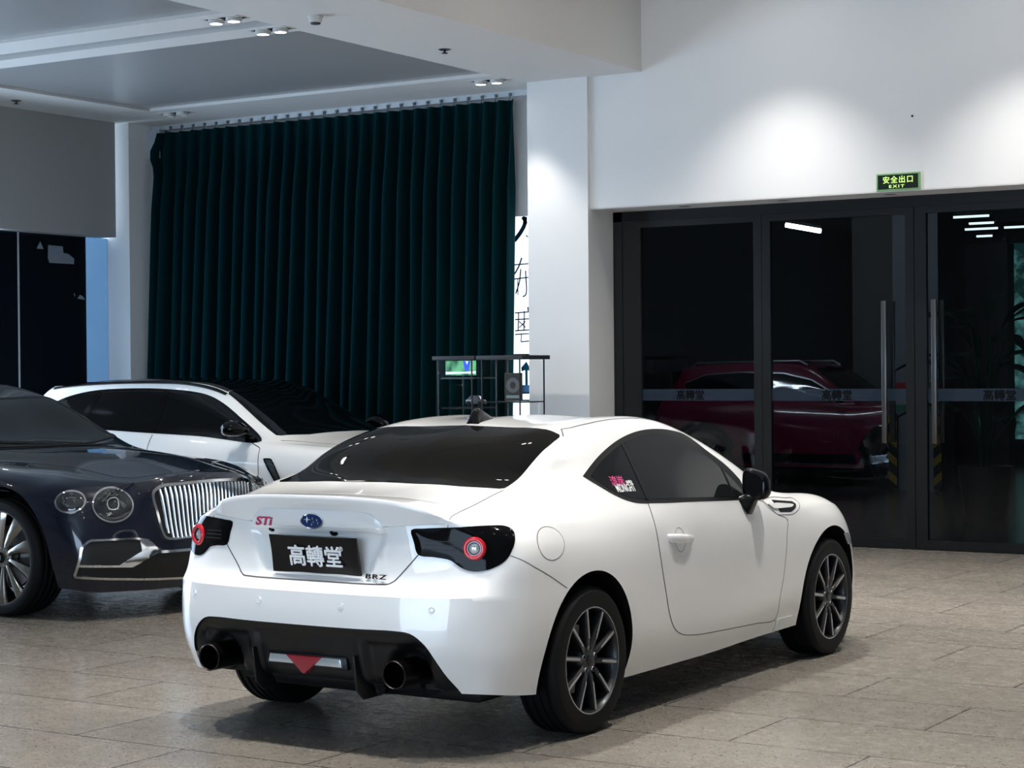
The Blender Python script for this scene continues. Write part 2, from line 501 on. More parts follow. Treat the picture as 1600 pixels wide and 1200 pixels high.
M_FLOOR = floor_mat('stone_tile', (.235, .212, .182), 1, .24)
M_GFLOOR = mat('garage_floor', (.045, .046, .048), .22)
M_WALL = wall_mat('white_wall', (.78, .775, .765))
M_WALLG = wall_mat('grey_wall', (.60, .59, .58))
M_HEADER = wall_mat('header_paint', (.36, .355, .345))
M_CEIL = wall_mat('ceiling_paint', (.70, .69, .675))
M_COFFER = mat('coffer_panel', (.34, .345, .35), .30)
M_FRAME = mat('dark_frame', (.008, .009, .010), .34, spec=.4)
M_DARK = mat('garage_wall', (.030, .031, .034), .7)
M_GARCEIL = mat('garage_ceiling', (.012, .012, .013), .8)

def st(name, g, m, label=None, bev=0.0):
    o = g.mk(name, m, bev=bev); o['kind'] = 'structure'
    if label: o['label'] = label
    return o
XW, XE, YS, YN = -14.1, 5.0, -5.0, 15.374       # left wall, right wall, behind the camera, glass front
ZL, ZH = 4.153, 4.793                          # low and high ceiling
st('floor', G().box(XW - 1.0, XE, YS, YN + .06, -.10, 0), M_FLOOR)
st('wall_lintel', G().box(-8.462, XE, 14.95, 15.46, 2.975, ZH + .3), M_WALL)
st('wall_pillar', G().box(-9.092, -8.462, 14.912, 15.46, 0, ZL + .2), M_WALL)
st('wall_back', G().box(XW - .3, -9.0, YS - .2, YS, 0, ZH + .2).box(-9.0, -8.0, YS - .2, YS, 0, ZH + .2).box(-8.0, .4, YS - .2, YS, 2.955, ZH + .2).box(.4, XE, YS - .2, YS, 0, ZH + .2), M_WALLG)
st('wall_right', G().box(XE, XE + .2, YS, 15.6, 0, ZH + .2), M_HEADER)
# left wall: header over a long window band, a low part behind the camera
st('wall_left', G().box(XW - .22, XW, YS, 14.84, 2.955, ZL + .1).box(XW - .22, XW, YS, 6.6, 0, 2.955), M_HEADER)
st('wall_corner', G().box(-14.9, -13.988, 14.922, 15.5, 0, ZL + .1), M_WALL)
# window wall behind the curtain
st('wall_window', G().box(-13.988, -9.092, 15.40, 15.55, 2.985, ZL + .1).box(-13.988, -12.2, 15.40, 15.55, 0, 2.985), M_WALL)
# ceilings
M_C = M_CEIL
cy0, cy1, cx0, cx1 = 11.64, 14.39, -13.2, -9.135
st('ceiling', G().box(XW - .2, cx0, YS, 15.55, ZL, ZL + .12).box(cx1, -8.03, YS, 15.55, ZL, ZL + .12).box(cx0, cx1, cy1, 15.55, ZL, ZL + .12)
   .box(cx0, cx1, 11.335, cy0, ZL, ZL + .12).box(cx0, cx1, 10.746, 11.125, ZL, ZL + .12).box(cx0, cx1, 3.0, 3.4, ZL, ZL + .12).box(cx0, cx1, YS, -4.2, ZL, ZL + .12), M_CEIL)
st('ceiling_panel', G().box(cx0 - .05, cx1 + .05, cy0 - .05, cy1 + .05, ZL + .03, ZL + .14), M_COFFER)
st('ceiling_panel', G().box(cx0 - .05, cx1 + .05, 3.35, 10.80, ZL + .03, ZL + .14), M_COFFER)
st('ceiling_panel', G().box(cx0 - .05, cx1 + .05, -4.25, 3.05, ZL + .03, ZL + .14), M_COFFER)
st('ceiling_slot', G().box(cx0, cx1 + .02, 11.10, 11.36, ZL + .05, ZL + .15), mat('slot_paint', (.05, .06, .075), .5))
st('ceiling_bulkhead', G().box(-8.03, -7.93, YS, 14.95, ZL, ZH + .2), M_CEIL)
st('ceiling_high', G().box(-8.03, XE, YS, 15.46, ZH, ZH + .2), M_CEIL)

# ---- glass doors
def thin_glass(name, tint, refl_ior=1.5, body=None, body_fac=0.0):
    """clear pane: mirror-like reflection by Fresnel over a tinted see-through"""
    m = bpy.data.materials.new(name); m.use_nodes = True; n = m.node_tree.nodes; l = m.node_tree.links
    n.remove(n['Principled BSDF']); out = n['Material Output']
    tr = n.new('ShaderNodeBsdfTransparent'); tr.inputs['Color'].default_value = (*tint, 1)
    gl = n.new('ShaderNodeBsdfGlossy'); gl.inputs['Roughness'].default_value = .0; gl.inputs['Color'].default_value = (.9, .95, 1, 1)
    fr = n.new('ShaderNodeFresnel'); fr.inputs['IOR'].default_value = refl_ior
    mx = n.new('ShaderNodeMixShader'); l.new(fr.outputs[0], mx.inputs[0]); l.new(tr.outputs[0], mx.inputs[1]); l.new(gl.outputs[0], mx.inputs[2])
    l.new(mx.outputs[0], out.inputs['Surface'])
    return m
M_DOORGLASS = thin_glass('door_glass', (.70, .73, .75), 1.30)
M_BAND = mat('frosted_band', (.020, .036, .058), .5, alpha=.75, spec=.3)
M_BANDTXT = mat('band_lettering', (.003, .003, .004), .6, spec=.1)
M_HANDLE = mat('brushed_steel', (.12, .12, .12), .35, metal=1)
Yf = YN
def door_frame():
    g = G()
    g.box(-8.462, -8.372, Yf, Yf + .12, 0, 2.975).box(-8.462, -2.8, Yf, Yf + .12, 2.875, 2.975).box(-8.462, -2.8, Yf + .02, Yf + .10, 0, .012)
    o = st('door_frame', g, M_FRAME); return o
door_frame()
st('wall_lintel_soffit', G().box(-8.462, XE, 14.95, Yf + .12, 2.965, 2.976), M_WALLG)
def leaf(n, x0, x1, stile0, stile1, bottom=.085, top=2.875, label=None, handle=None, text=None, topbar=.06):
    r = link('door_%d' % n, None, None); r['kind'] = 'structure'; r['label'] = label
    y0, y1 = Yf + .012, Yf + .062
    g = G().box(x0, x0 + stile0, y0, y1, .012, top).box(x1 - stile1, x1, y0, y1, .012, top).box(x0 + stile0, x1 - stile1, y0, y1, .012, bottom).box(x0 + stile0, x1 - stile1, y0, y1, top - topbar, top)
    g.mk('leaf_frame', M_FRAME, r)
    G().box(x0 + stile0, x1 - stile1, Yf + .034, Yf + .036, bottom, top - topbar).mk('glass_pane', M_DOORGLASS, r)
    bd = G().box(x0 + stile0, x1 - stile1, Yf + .0315, Yf + .0325, 1.246, 1.350).mk('frosted_band', M_BAND, r)
    if text:
        T, F = heavy('高轉堂', .094, .001, .0018)
        mk('band_lettering', place(T, (text, Yf + .0305, 1.298), (1, 0, 0), (0, 0, 1), (0, -1, 0)), F, M_BANDTXT, bd)
    if handle:
        hx, = [handle]
        h = G().box(hx - .022, hx + .022, Yf - .075, Yf - .045, .895, 2.09).mk('door_handle', M_HANDLE, r, bev=.004)
        for z in (1.05, 1.94): G().tube([(hx, Yf - .05, z), (hx, Yf + .02, z)], .011, 12).mk('handle_post', M_HANDLE, h, smooth=True)
        b = G().box(hx - .022, hx + .022, Yf + .115, Yf + .145, .895, 2.09).mk('door_handle', M_HANDLE, r, bev=.004)
    return r
leaf(1, -8.372, -6.992, .185, .078, label='fixed dark-framed glass panel beside the white pillar', text=-7.705)
leaf(2, -6.988, -5.603, .078, .075, label='glass door leaf left of the meeting stiles with a tall bar handle', handle=-5.84, text=-6.306)
leaf(3, -5.597, -4.21, .100, .078, label='glass door leaf at the right edge with a tall bar handle', handle=-5.405, text=-4.886)
leaf(4, -4.206, -2.8, .078, .185, label='fixed glass panel out past the right door leaf')
st('wall_shopfront', G().box(-2.8, XE, Yf, Yf + .12, 0, 2.975), M_WALL)
for x in (-7.6, -7.0 + .0, -5.75, -4.6):
    pass
for x in (-7.62, -5.72, -6.68):
    o = G().lathe([(0, 2.9645), (.05, 2.9645), (.055, 2.9655), (.055, 2.966)], 'z', 24, (x, 15.16, 0)).mk('soffit_downlight', mat('dark_can', (.02, .02, .02), .4), smooth=True)
    tag(o, {-7.62: 'small dark round downlight in the soffit over the fixed glass panel', -6.68: 'small dark round downlight in the soffit over the left door leaf',
            -5.72: 'small dark round downlight in the soffit just under the exit sign'}[x], 'downlight', 'soffit downlights over the glass doors')

# ---- exit sign
def exit_sign():
    r = thing('exit_sign', 'green and black exit sign with bilingual lettering above the glass doors', 'sign', (-5.566, 14.95, 3.045))
    G().box(-.186, .186, -.022, 0, -.070, .070).mk('sign_frame', mat('sign_frame_green', (.16, .30, .13), .5, emit=(.2, .45, .15), emit_s=.12), r, bev=.003)
    G().box(-.172, .172, -.024, -.021, -.058, .058).mk('sign_panel', mat('sign_panel', (.004, .012, .006), .3), r)
    m = mat('sign_letter', (.45, .75, .2), .5, emit=(.50, .85, .16), emit_s=.75)
    T, F = text_geo('安全出口', .062, .001, spacing=1.18, bold=.0006)
    mk('sign_lettering', place(T, (0, -.0245, .018), (1, 0, 0), (0, 0, 1), (0, -1, 0)), F, m, r)
    T, F = text_geo('EXIT', .045, .001, spacing=1.35, bold=.0005)
    T[:, 0] *= 1.15; T[:, 1] *= .72
    mk('sign_lettering', place(T, (-.010, -.0245, -.037), (1, 0, 0), (0, 0, 1), (0, -1, 0)), F, m, r)
exit_sign()
o = G().box(-5.455, -5.44, 14.944, 14.95, 3.565, 3.58).mk('wall_screw', M_TRIM); tag(o, 'tiny dark screw head on the blank wall above the exit sign', 'screw')

# ---- left window band
M_FILM = mat('window_film', (.006, .008, .012), .12, spec=.4)
def left_window():
    w = link('window_1', None, None); w['kind'] = 'structure'; w['label'] = 'tall black-filmed window under the grey header at the left edge'
    G().box(-14.31, -14.30, 13.36, 14.60, .02, 2.955).mk('filmed_pane', M_FILM, w)
    G().box(-14.31, -14.295, 13.645, 13.665, .02, 2.955).mk('pane_joint', mat('joint_silicone', (.55, .57, .6), .6), w)
    G().box(-14.33, -14.26, YS, 14.92, 0, .02).mk('window_sill', M_FRAME, w)
    m = mat('torn_paper', (.22, .26, .30), .7)
    for P in ([(14.065, 2.845), (14.27, 2.84), (14.275, 2.775), (14.35, 2.765), (14.43, 2.72), (14.425, 2.665), (14.08, 2.665), (14.06, 2.71)],
              [(13.905, 2.80), (13.955, 2.875), (14.0, 2.80)], [(14.47, 2.31), (14.51, 2.35), (14.55, 2.335), (14.58, 2.30)], [(14.42, 2.345), (14.425, 2.37), (14.445, 2.33)]):
        G().prism(P, -14.2985, -14.297, 'x').mk('paper_scrap', m, w)
    c = link('window_2', None, None); c['kind'] = 'structure'; c['label'] = 'clear end strip of the left window beside the white jamb'
    G().box(-14.306, -14.302, 14.60, 14.922, .02, 2.955).mk('clear_pane', thin_glass('tinted_strip', (.25, .33, .40), 1.3), c)
    k = link('window_3', None, None); k['kind'] = 'structure'
    for y in (6.6, 9.9, 13.33): G().box(-14.34, -14.26, y - .03, y + .03, .02, 2.955).mk('window_mullion', M_FRAME, k)
left_window()
# ---- translucent lettered window between curtain and pillar
def lettered_window():
    w = link('window_4', None, None); w['kind'] = 'structure'; w['label'] = 'bright frosted window strip with dark strokes between curtain and white pillar'
    G().box(-12.2, -9.092, 15.452, 15.458, 0, 2.985).mk('lit_pane', M_SKYPANE, w)
    ink = mat('window_ink', (.004, .03, .06), .5)
    def stroke(P, r, name='painted_stroke', f=.4):
        V = []; 
        g = G()
        pts = closed_curve([(x, z) for x, z in P], 24, False)
        T = np.gradient(pts, axis=0); T /= np.linalg.norm(T, axis=1)[:, None] + 1e-9
        for (x, z), (tx, tz) in zip(pts, T): V += [(x - tz * r, 15.449, z + tx * r), (x + tz * r, 15.449, z - tx * r), (x + tz * r, 15.4505, z - tx * r), (x - tz * r, 15.4505, z + tx * r)]
        F = [(4 * k + q, 4 * k + (q + 1) % 4, 4 * k + 4 + (q + 1) % 4, 4 * k + 4 + q) for k in range(23) for q in range(4)] + [(0, 1, 2, 3), (92, 93, 94, 95)]
        mk(name, V, F, ink, w)
    P = lambda u, v: (-9.573 + (u - 800) * .00585, 1.297 + (628 - v) * .00585)
    def S(pts, r): stroke([P(u, v) for u, v in pts], r)
    S([(821, 340), (820, 352), (812, 365), (800, 378)], .022); S([(816, 340), (820, 345), (822, 352)], .020); S([(822, 370), (826, 373)], .006)
    S([(814, 406), (808, 420), (800, 432)], .008); S([(800, 417), (828, 416)], .006); S([(800, 440), (828, 438)], .006)
    S([(812, 424), (809, 445), (802, 464)], .007); S([(821, 427), (821, 466), (815, 469)], .007); S([(806, 440), (806, 466)], .005)
    for y in (495, 506, 524, 530): S([(800, y), (828, y - 1)], .006)
    S([(807, 495), (806, 524)], .006); S([(818, 492), (817, 524)], .006); S([(808, 509), (820, 519)], .005); S([(820, 509), (808, 519)], .005)
    S([(812, 530), (811, 542)], .005); S([(811, 542), (828, 541)], .006); S([(825, 486), (826, 494)], .010)
    g = G().box(-9.65, -9.092, 15.40, 15.45, 1.655, 1.685).mk('window_bar', M_FRAME, w)
    ap = [P(821, 574), (P(827.5, 584)), P(827.5, 590), P(823.5, 588), P(823.5, 612), P(818.5, 612), P(818.5, 588), P(812, 590), P(811, 584)]
    G().prism([(x, z) for x, z in ap], 15.449, 15.4505, 'y').mk('painted_arrow', mat('arrow_teal', (.005, .10, .17), .5), w)
    G().box(P(812, 0)[0], P(829, 0)[0], 15.449, 15.4505, P(0, 624)[1], P(0, 612)[1]).mk('blue_block', mat('block_blue', (.09, .26, .55), .5), w)
    for v in (625, 637): G().box(-9.65, -9.092, 15.448, 15.4505, P(0, v)[1] - .008, P(0, v)[1] + .008).mk('painted_line', ink, w)
M_SKYPANE = mat('backlit_frosted_pane', (.7, .8, .9), .6, emit=(.78, .89, 1.0), emit_s=1.05)
lettered_window()
# ------------------------------------------------------------------ white coupe: body shape
# car axes: x forward from the rear axle, y to its right, z up
def add_rows(sec):
    """11 measured rows -> 13 (one more on the flank, one more under the shoulder)"""
    sec = np.array(sec, float)
    t = np.r_[0, np.cumsum(np.linalg.norm(np.diff(sec, axis=0), axis=1))]
    m = natural_spline(t, sec, np.array([(t[2] + t[3]) / 2, (t[4] + t[5]) / 2]))
    return np.vstack([sec[:3], m[:1], sec[3:5], m[1:], sec[5:]])
def sx(x, *yz): return add_rows([(x, y, z) for y, z in yz])

BRZ_S = [
 [(-.66, .745, .255), (-.69, .785, .39), (-.71, .785, .57), (-.705, .785, .645), (-.67, .785, .69), (-.635, .768, .82),
  (-.665, .69, .905), (-.70, .612, .946), (-.735, .52, .985), (-.755, .42, 1.008), (-.768, .30, 1.019), (-.779, .15, 1.024), (-.787, 0, 1.025)],
 add_rows([(-.52, .80, .235), (-.54, .845, .38), (-.54, .866, .56), (-.54, .866, .69), (-.54, .845, .83), (-.60, .705, .945), (-.60, .622, .978),
  (-.615, .47, 1.005), (-.62, .33, 1.018), (-.62, .16, 1.026), (-.62, 0, 1.029)]),
 sx(-.30, (.83, .215), (.868, .38), (.885, .56), (.886, .69), (.864, .835), (.785, .945), (.69, 1.005), (.628, 1.037), (.42, 1.053), (.2, 1.057), (0, 1.058)),
 sx(0, (.83, .2), (.868, .38), (.888, .56), (.889, .68), (.872, .81), (.815, .92), (.725, 1.015), (.65, 1.085), (.594, 1.134), (.33, 1.172), (0, 1.178)),
 sx(.3, (.82, .185), (.858, .33), (.877, .5), (.882, .66), (.866, .80), (.82, .91), (.745, 1.01), (.665, 1.13), (.574, 1.231), (.3, 1.267), (0, 1.274)),
 sx(.6, (.815, .18), (.852, .3), (.868, .46), (.872, .63), (.862, .79), (.82, .90), (.79, .945), (.69, 1.115), (.575, 1.265), (.33, 1.305), (0, 1.314)),
 sx(.9, (.815, .18), (.85, .29), (.862, .45), (.866, .62), (.856, .78), (.818, .895), (.795, .94), (.69, 1.115), (.575, 1.275), (.34, 1.312), (0, 1.322)),
 sx(1.2, (.815, .18), (.85, .29), (.86, .45), (.863, .62), (.852, .775), (.815, .89), (.793, .935), (.695, 1.1), (.585, 1.258), (.34, 1.300), (0, 1.312)),
 sx(1.5, (.812, .185), (.848, .29), (.858, .45), (.86, .61), (.85, .765), (.815, .875), (.795, .92), (.715, 1.06), (.615, 1.185), (.36, 1.24), (0, 1.262)),
 sx(1.78, (.812, .19), (.85, .3), (.86, .45), (.862, .61), (.853, .76), (.82, .865), (.80, .9), (.752, .985), (.67, 1.06), (.40, 1.115), (0, 1.14)),
 sx(2.05, (.82, .195), (.855, .31), (.868, .46), (.872, .62), (.865, .75), (.835, .85), (.80, .888), (.765, .905), (.70, .918), (.42, .945), (0, .965)),
 sx(2.3, (.83, .2), (.868, .34), (.882, .52), (.884, .65), (.872, .755), (.84, .83), (.79, .868), (.74, .878), (.64, .872), (.40, .885), (0, .905)),
 sx(2.57, (.83, .2), (.87, .36), (.887, .55), (.886, .67), (.868, .76), (.83, .82), (.78, .85), (.72, .857), (.62, .845), (.38, .855), (0, .868)),
 sx(2.85, (.80, .19), (.85, .36), (.865, .52), (.862, .62), (.84, .70), (.79, .765), (.74, .79), (.68, .795), (.58, .79), (.36, .80), (0, .805)),
 add_rows([(3.08, .78, .17), (3.10, .79, .3), (3.08, .79, .42), (3.05, .785, .51), (3.02, .765, .58), (3.02, .70, .655), (3.06, .62, .675), (3.10, .54, .69),
  (3.15, .44, .70), (3.20, .24, .705), (3.22, 0, .705)]),
]
_t = BRZ_S[0]
BRZ_R = [
 [(-.715, .66, .26), (-.77, .70, .39), (-.785, .695, .57), (-.775, .695, .645), (-.715, .70, .684), (-.672, .69, .82), (-.70, .60, .915), _t[8]],
 [(-.78, .54, .27), (-.835, .56, .39), (-.84, .56, .57), (-.832, .56, .645), (-.762, .565, .678), (-.725, .56, .82), (-.735, .49, .93), _t[9]],
 [(-.82, .38, .28), (-.86, .38, .40), (-.868, .38, .57), (-.86, .38, .645), (-.790, .385, .676), (-.757, .38, .82), (-.757, .34, .945), _t[10]],
 [(-.83, .19, .28), (-.87, .19, .40), (-.882, .19, .57), (-.873, .19, .645), (-.802, .19, .676), (-.772, .19, .82), (-.768, .17, .95), _t[11]],
 [(-.83, 0, .28), (-.873, 0, .40), (-.885, 0, .57), (-.876, 0, .645), (-.804, 0, .676), (-.775, 0, .82), (-.772, 0, .953), _t[12]],
]
_f = BRZ_S[-1]
BRZ_F = [
 [(3.24, .66, .16), (3.25, .66, .30), (3.23, .66, .40), (3.21, .655, .46), (3.18, .65, .53), (3.13, .64, .60), (3.09, .63, .64), _f[8]],
 [(3.31, .50, .16), (3.325, .5, .30), (3.31, .5, .40), (3.28, .5, .46), (3.24, .5, .53), (3.18, .5, .61), (3.14, .51, .655), _f[9]],
 [(3.35, .35, .16), (3.365, .35, .30), (3.35, .35, .40), (3.32, .35, .46), (3.28, .35, .53), (3.22, .36, .62), (3.18, .40, .67), _f[10]],
 [(3.375, .18, .16), (3.39, .18, .30), (3.375, .18, .40), (3.345, .18, .46), (3.31, .18, .53), (3.25, .2, .63), (3.22, .22, .68), _f[11]],
 [(3.38, 0, .16), (3.395, 0, .30), (3.38, 0, .40), (3.35, 0, .46), (3.315, 0, .53), (3.26, 0, .63), (3.235, 0, .68), _f[12]],
]
def sstep(a, b, x):
    t = np.clip((x - a) / (b - a), 0, 1); return t * t * (3 - 2 * t)
def brz_warp(P):
    P = P.copy(); x, y, z = P[:, 0], np.abs(P[:, 1]), P[:, 2]
    rear = x < -.70
    # number plate recess on the boot lid: a trapezoid narrowing downwards
    half = .33 - (.885 - z) * .42
    w = sstep(half + .035, half - .005, y) * sstep(.69, .71, z) * sstep(.893, .880, z)
    P[:, 0] += np.where(rear, .026 * w, 0)
    # raised garnish above the plate
    g = sstep(.335, .320, y) * sstep(.888, .894, z) * sstep(.972, .966, z)
    P[:, 0] -= np.where(rear, .012 * g, 0)
    return P
BRZ = CarBody(BRZ_S, BRZ_R, BRZ_F, 7, [4, 6, 5, 4, 6, 8, 5] + [11] * 5, [14, 14, 14, 14, 14, 12, 12, 12, 12, 12, 12, 12, 12, 12], 11, brz_warp, 3)
# ------------------------------------------------------------------ white coupe: the finished car
def rs(pts): return [(x, -y, z) for x, y, z in pts]          # measured to the right -> blender's left-handed side sign
def flip(pts): return [(x, -y, z) for x, y, z in pts]
BRZ_LOC, BRZ_ROT = (-4.8583, 7.03866, 0), pi / 2 - 0.0059
brz = thing('sports_coupe', 'white two-door coupe with black wing mirrors and twin exhausts in front of the glass doors', 'car', BRZ_LOC, BRZ_ROT)

def wheel_well_split(o, centres, R, black_from):
    """faces cut by the wheel cylinders, and the underside, take the second material slot"""
    for p in o.data.polygons:
        c = p.center
        blk = p.normal.z < -.75 and c.z < .34
        for cx, cz in centres:
            if all(abs(sqrt((o.data.vertices[i].co.x - cx) ** 2 + (o.data.vertices[i].co.z - cz) ** 2) - R) < .0015 for i in p.vertices): blk = True
            if sqrt((c.x - cx) ** 2 + (c.z - cz) ** 2) < R - .001 and abs(c.y) < black_from: blk = True
        if blk: p.material_index = 1

def body_mesh(name, body, mats, parent, centres, R, inner, extra=(), black_from=.74):
    o = mk(name, body.V, body.F, mats, parent, smooth=True, sharp=180, weld=True)
    cs = []
    for cx, cz in centres:
        for sg in (-1, 1):
            g = G().lathe([(0, sg * inner), (R, sg * inner), (R, sg * 1.2), (0, sg * 1.2)], 'y', 72, (cx, 0, cz))
            c = mk('cutter', g.V, g.F, mats[0], weld=True); cs.append(c)
    for V, F in extra: cs.append(mk('cutter', V, F, mats[0], weld=True))
    par = o.parent; o.parent = None
    cut(o, cs); o.parent = par
    for p in o.data.polygons: p.use_smooth = True
    o.data.set_sharp_from_angle(angle=radians(38))
    while len(o.data.materials) < len(mats): o.data.materials.append(mats[len(o.data.materials)])
    wheel_well_split(o, centres, R, black_from)
    return o
# outline of the black diffuser in (y, z), right half from the top centre
DIFF_H = [(0, .512), (.30, .512), (.46, .513), (.525, .507), (.562, .488), (.60, .450), (.632, .39), (.655, .325), (.672, .278), (.685, .235)]
DIFF_H = [tuple(float(q) for q in p) for p in closed_curve(DIFF_H, 46, False)]
DIFF = [(y, z) for y, z in DIFF_H] + [(-y, z) for y, z in DIFF_H[::-1]]
dg = G().prism([(y, z) for y, z in DIFF if True][:-1], -1.05, -.66, 'x')
brz_body = None
brz_body = body_mesh('body', BRZ, [M_WHITE, M_TRIM], brz, [(-.01, .312), (2.57, .312)], .381, .60, [(dg.V, dg.F)])

_o = np.array(DIFF)
for _p in brz_body.data.polygons:
    c = _p.center
    if c.x < -.645 and c.z < .515 and abs(c.y) < .70:
        vs = [brz_body.data.vertices[i].co for i in _p.vertices]
        if all(abs(v.x + .66) < .002 for v in vs): _p.material_index = 1
        elif all(min(np.hypot(_o[:, 0] - v.y, _o[:, 1] - v.z)) < .004 for v in vs): _p.material_index = 1
def ypoly(pts): return [(0, y, z) for y, z in pts]
def both(fn):
    for sg in (-1, 1): fn(sg)

# ---- diffuser: a relief set into the bumper opening
def brz_diffuser():
    W_, res = .69, .012
    P = [Vector((y, z)) for y, z in resample(DIFF, 150)]
    P = [Vector((p.x, max(p.y, .236))) for p in P]
    arr = np.array([tuple(p) for p in P])
    def inside(x, y):
        c = False; j = len(P) - 1
        for i in range(len(P)):
            a, b = P[i], P[j]
            if (a.y > y) != (b.y > y) and x < (b.x - a.x) * (y - a.y) / (b.y - a.y) + a.x: c = not c
            j = i
        return c
    pts = list(P)
    for y in np.arange(-W_, W_, res):
        for z in np.arange(.24, .512, res):
            if inside(y, z) and np.min(np.hypot(arr[:, 0] - y, arr[:, 1] - z)) > .006: pts.append(Vector((y, z)))
    r = delaunay_2d_cdt(pts, [], [list(range(len(P)))], 1, 1e-6)
    V = []
    for p in r[0]:
        y, z = p.x, p.y
        h, n = BRZ.hit((0, y, z), (1, 0, 0))
        e = float(np.min(np.hypot(arr[:, 0] - y, arr[:, 1] - z)))
        a = abs(y)
        x = h.x + .012
        rim = float(sstep(.012, .030, e))
        ctr = float(sstep(.262, .246, a) * sstep(.482, .470, z))              # centre panel
        pod = float(sstep(.285, .315, a) * sstep(.60, .565, a) * sstep(.468, .445, z))   # exhaust bays
        x += rim * (.010 + .014 * ctr + .030 * pod)
        d = sqrt((a - .478) ** 2 + (z - .343) ** 2)
        x += .075 * float(sstep(.105, .070, d))
        lamp = float(sstep(.20, .185, a) * sstep(.372, .366, z) * sstep(.318, .324, z))
        x += .55 * max(0, .315 - z) * (1 if a < .40 else .6)
        V.append((x, y, z))
    o = mk('diffuser', V, [tuple(f) for f in r[2]], M_PLASTIC, brz, smooth=True, sharp=60)
    # closing skirts back into the car
    n = len(P)
    g = G()
    edge = [(BRZ.hit((0, p.x, p.y), (1, 0, 0))[0].x + .001, p.x, p.y) for p in P]
    V = edge + [(x + .16, y, z) for x, y, z in edge]
    g.add(V, [(k, (k + 1) % n, n + (k + 1) % n, n + k) for k in range(n)])
    g.mk('diffuser_rim', M_PLASTIC, o, smooth=True, sharp=50)
    # fins either side of the centre
    for sg in (-1, 1):
        f = G().prism([(-.868, .40), (-.83, .40), (-.70, .215), (-.80, .215), (-.845, .255)], sg * .262 - .006, sg * .262 + .006, 'y')
        f.mk('diffuser_fin', M_PLASTIC, o, bev=.004)
    # lamp unit: two clear lenses and the red triangle
    V, F = [], []
    lamp = link('reversing_lamp', None, o)
    hx = -.842
    for sg in (-1, 1):
        c = G().prism([(sg * .072, .378), (sg * .182, .378), (sg * .190, .344), (sg * .040, .344)], hx - .006, hx + .03, 'x')
        c.mk('clear_lens', M_CLEAR, o, bev=.002)
    c = G().prism([(-.092, .380), (.092, .380), (.006, .308), (-.006, .308)], hx - .014, hx + .03, 'x')
    c.mk('fog_lens', M_REDDARK, o, bev=.003)
    bpy.data.objects.remove(lamp)
    b = G().prism([(-.205, .386), (.205, .386), (.212, .332), (-.212, .332)], hx + .004, hx + .06, 'x')
    b.mk('lamp_housing', M_PLASTIC, o, bev=.006)
    return o
brz_diffuser()
for sg in (-1, 1):
    g = G().lathe([(.050, -.888), (.0535, -.892), (.057, -.888), (.057, -.55), (.050, -.55)], 'x', 40, (0, sg * .478, .343), closed=True)
    e = g.mk('exhaust_pipe', M_TIP, brz, smooth=True)
    G().lathe([(0, -.80), (.0502, -.80), (.0502, -.886)], 'x', 32, (0, sg * .478, .343)).mk('exhaust_bore', M_INSIDE, e, smooth=True)
G().tube([(-.62, -.478, .30), (-.55, -.2, .27), (-.55, .2, .27), (-.62, .478, .30)], .075, 12).mk('silencer', M_TRIM, brz, smooth=True)
G().box(-.45, 3.0, -.60, .60, .17, .30).mk('underbody', M_TRIM, brz, bev=.03)
G().tube([(-.70, -.28, .245), (-.66, -.24, .225), (-.60, -.24, .235)], .018, 8).mk('tow_eye', M_TRIM, brz, smooth=True)

# ---- glass
WIN = [(.235, 1.074), (.421, 1.149), (.673, 1.215), (.915, 1.248), (1.104, 1.252), (1.269, 1.239), (1.393, 1.212), (1.501, 1.135), (1.622, 1.053), (1.688, .979),
       (1.685, .926), (1.655, .884), (1.138, .909), (.66, .931), (.533, .942), (.412, .976), (.302, 1.033)]
GLS = [(.290, 1.070), (.42, 1.126), (.658, 1.190), (.897, 1.224), (1.069, 1.229), (1.211, 1.216), (1.311, 1.190), (1.413, 1.132), (1.515, 1.066), (1.60, .988),
       (1.655, .93), (1.64, .902), (1.138, .927), (.66, .949), (.54, .960), (.42, .993), (.33, 1.040)]
def round_win(P):
    top = closed_curve(P[:10], 70, False); bot = closed_curve(P[11:] + P[:1], 50, False)
    return [tuple(p) for p in top] + [P[10]] + [tuple(p) for p in bot[:-1]]
def side_glass(sg):
    d = (0, -sg, 0)
    fr = patch(BRZ, [(x, 0, z) for x, z in round_win(WIN)], d, .0025, .03, M_TRIM, 'window_trim', brz)
    gl = patch(BRZ, [(x, 0, z) for x, z in round_win(GLS)], d, .0040, .03, M_TINT, 'side_window', brz)
    strip(BRZ, [(.685, 0, 1.197), (.672, 0, 1.10), (.652, 0, .945)], d, .020, .0065, M_TRIM, 'window_pillar', gl)
    strip(BRZ, [(1.548, 0, 1.045), (1.535, 0, .97), (1.522, 0, .905)], d, .014, .0065, M_TRIM, 'window_pillar', gl)
both(side_glass)
RW = [(.357, 0, 1.283), (.365, .171, 1.28), (.352, .34, 1.274), (.332, .468, 1.262), (.308, .546, 1.24), (.19, .562, 1.205), (.038, .576, 1.149), (-.083, .584, 1.097),
      (-.270, .604, 1.044), (-.303, .417, 1.05), (-.293, .106, 1.06), (-.292, 0, 1.06)]
RWf = RW + flip(RW[1:-1])[::-1]
rw = patch(BRZ, RWf, (.62, 0, -.78), .003, .03, M_TINT2, 'rear_window', brz)
WS = [(1.40, 0, 1.285), (1.40, .30, 1.28), (1.385, .52, 1.25), (1.70, .60, 1.12), (1.98, .70, .95), (2.05, .40, .95), (2.07, 0, .96)]
patch(BRZ, WS + flip(WS[1:-1])[::-1], (-.62, 0, -.78), .003, .04, M_TINT, 'windscreen', brz)

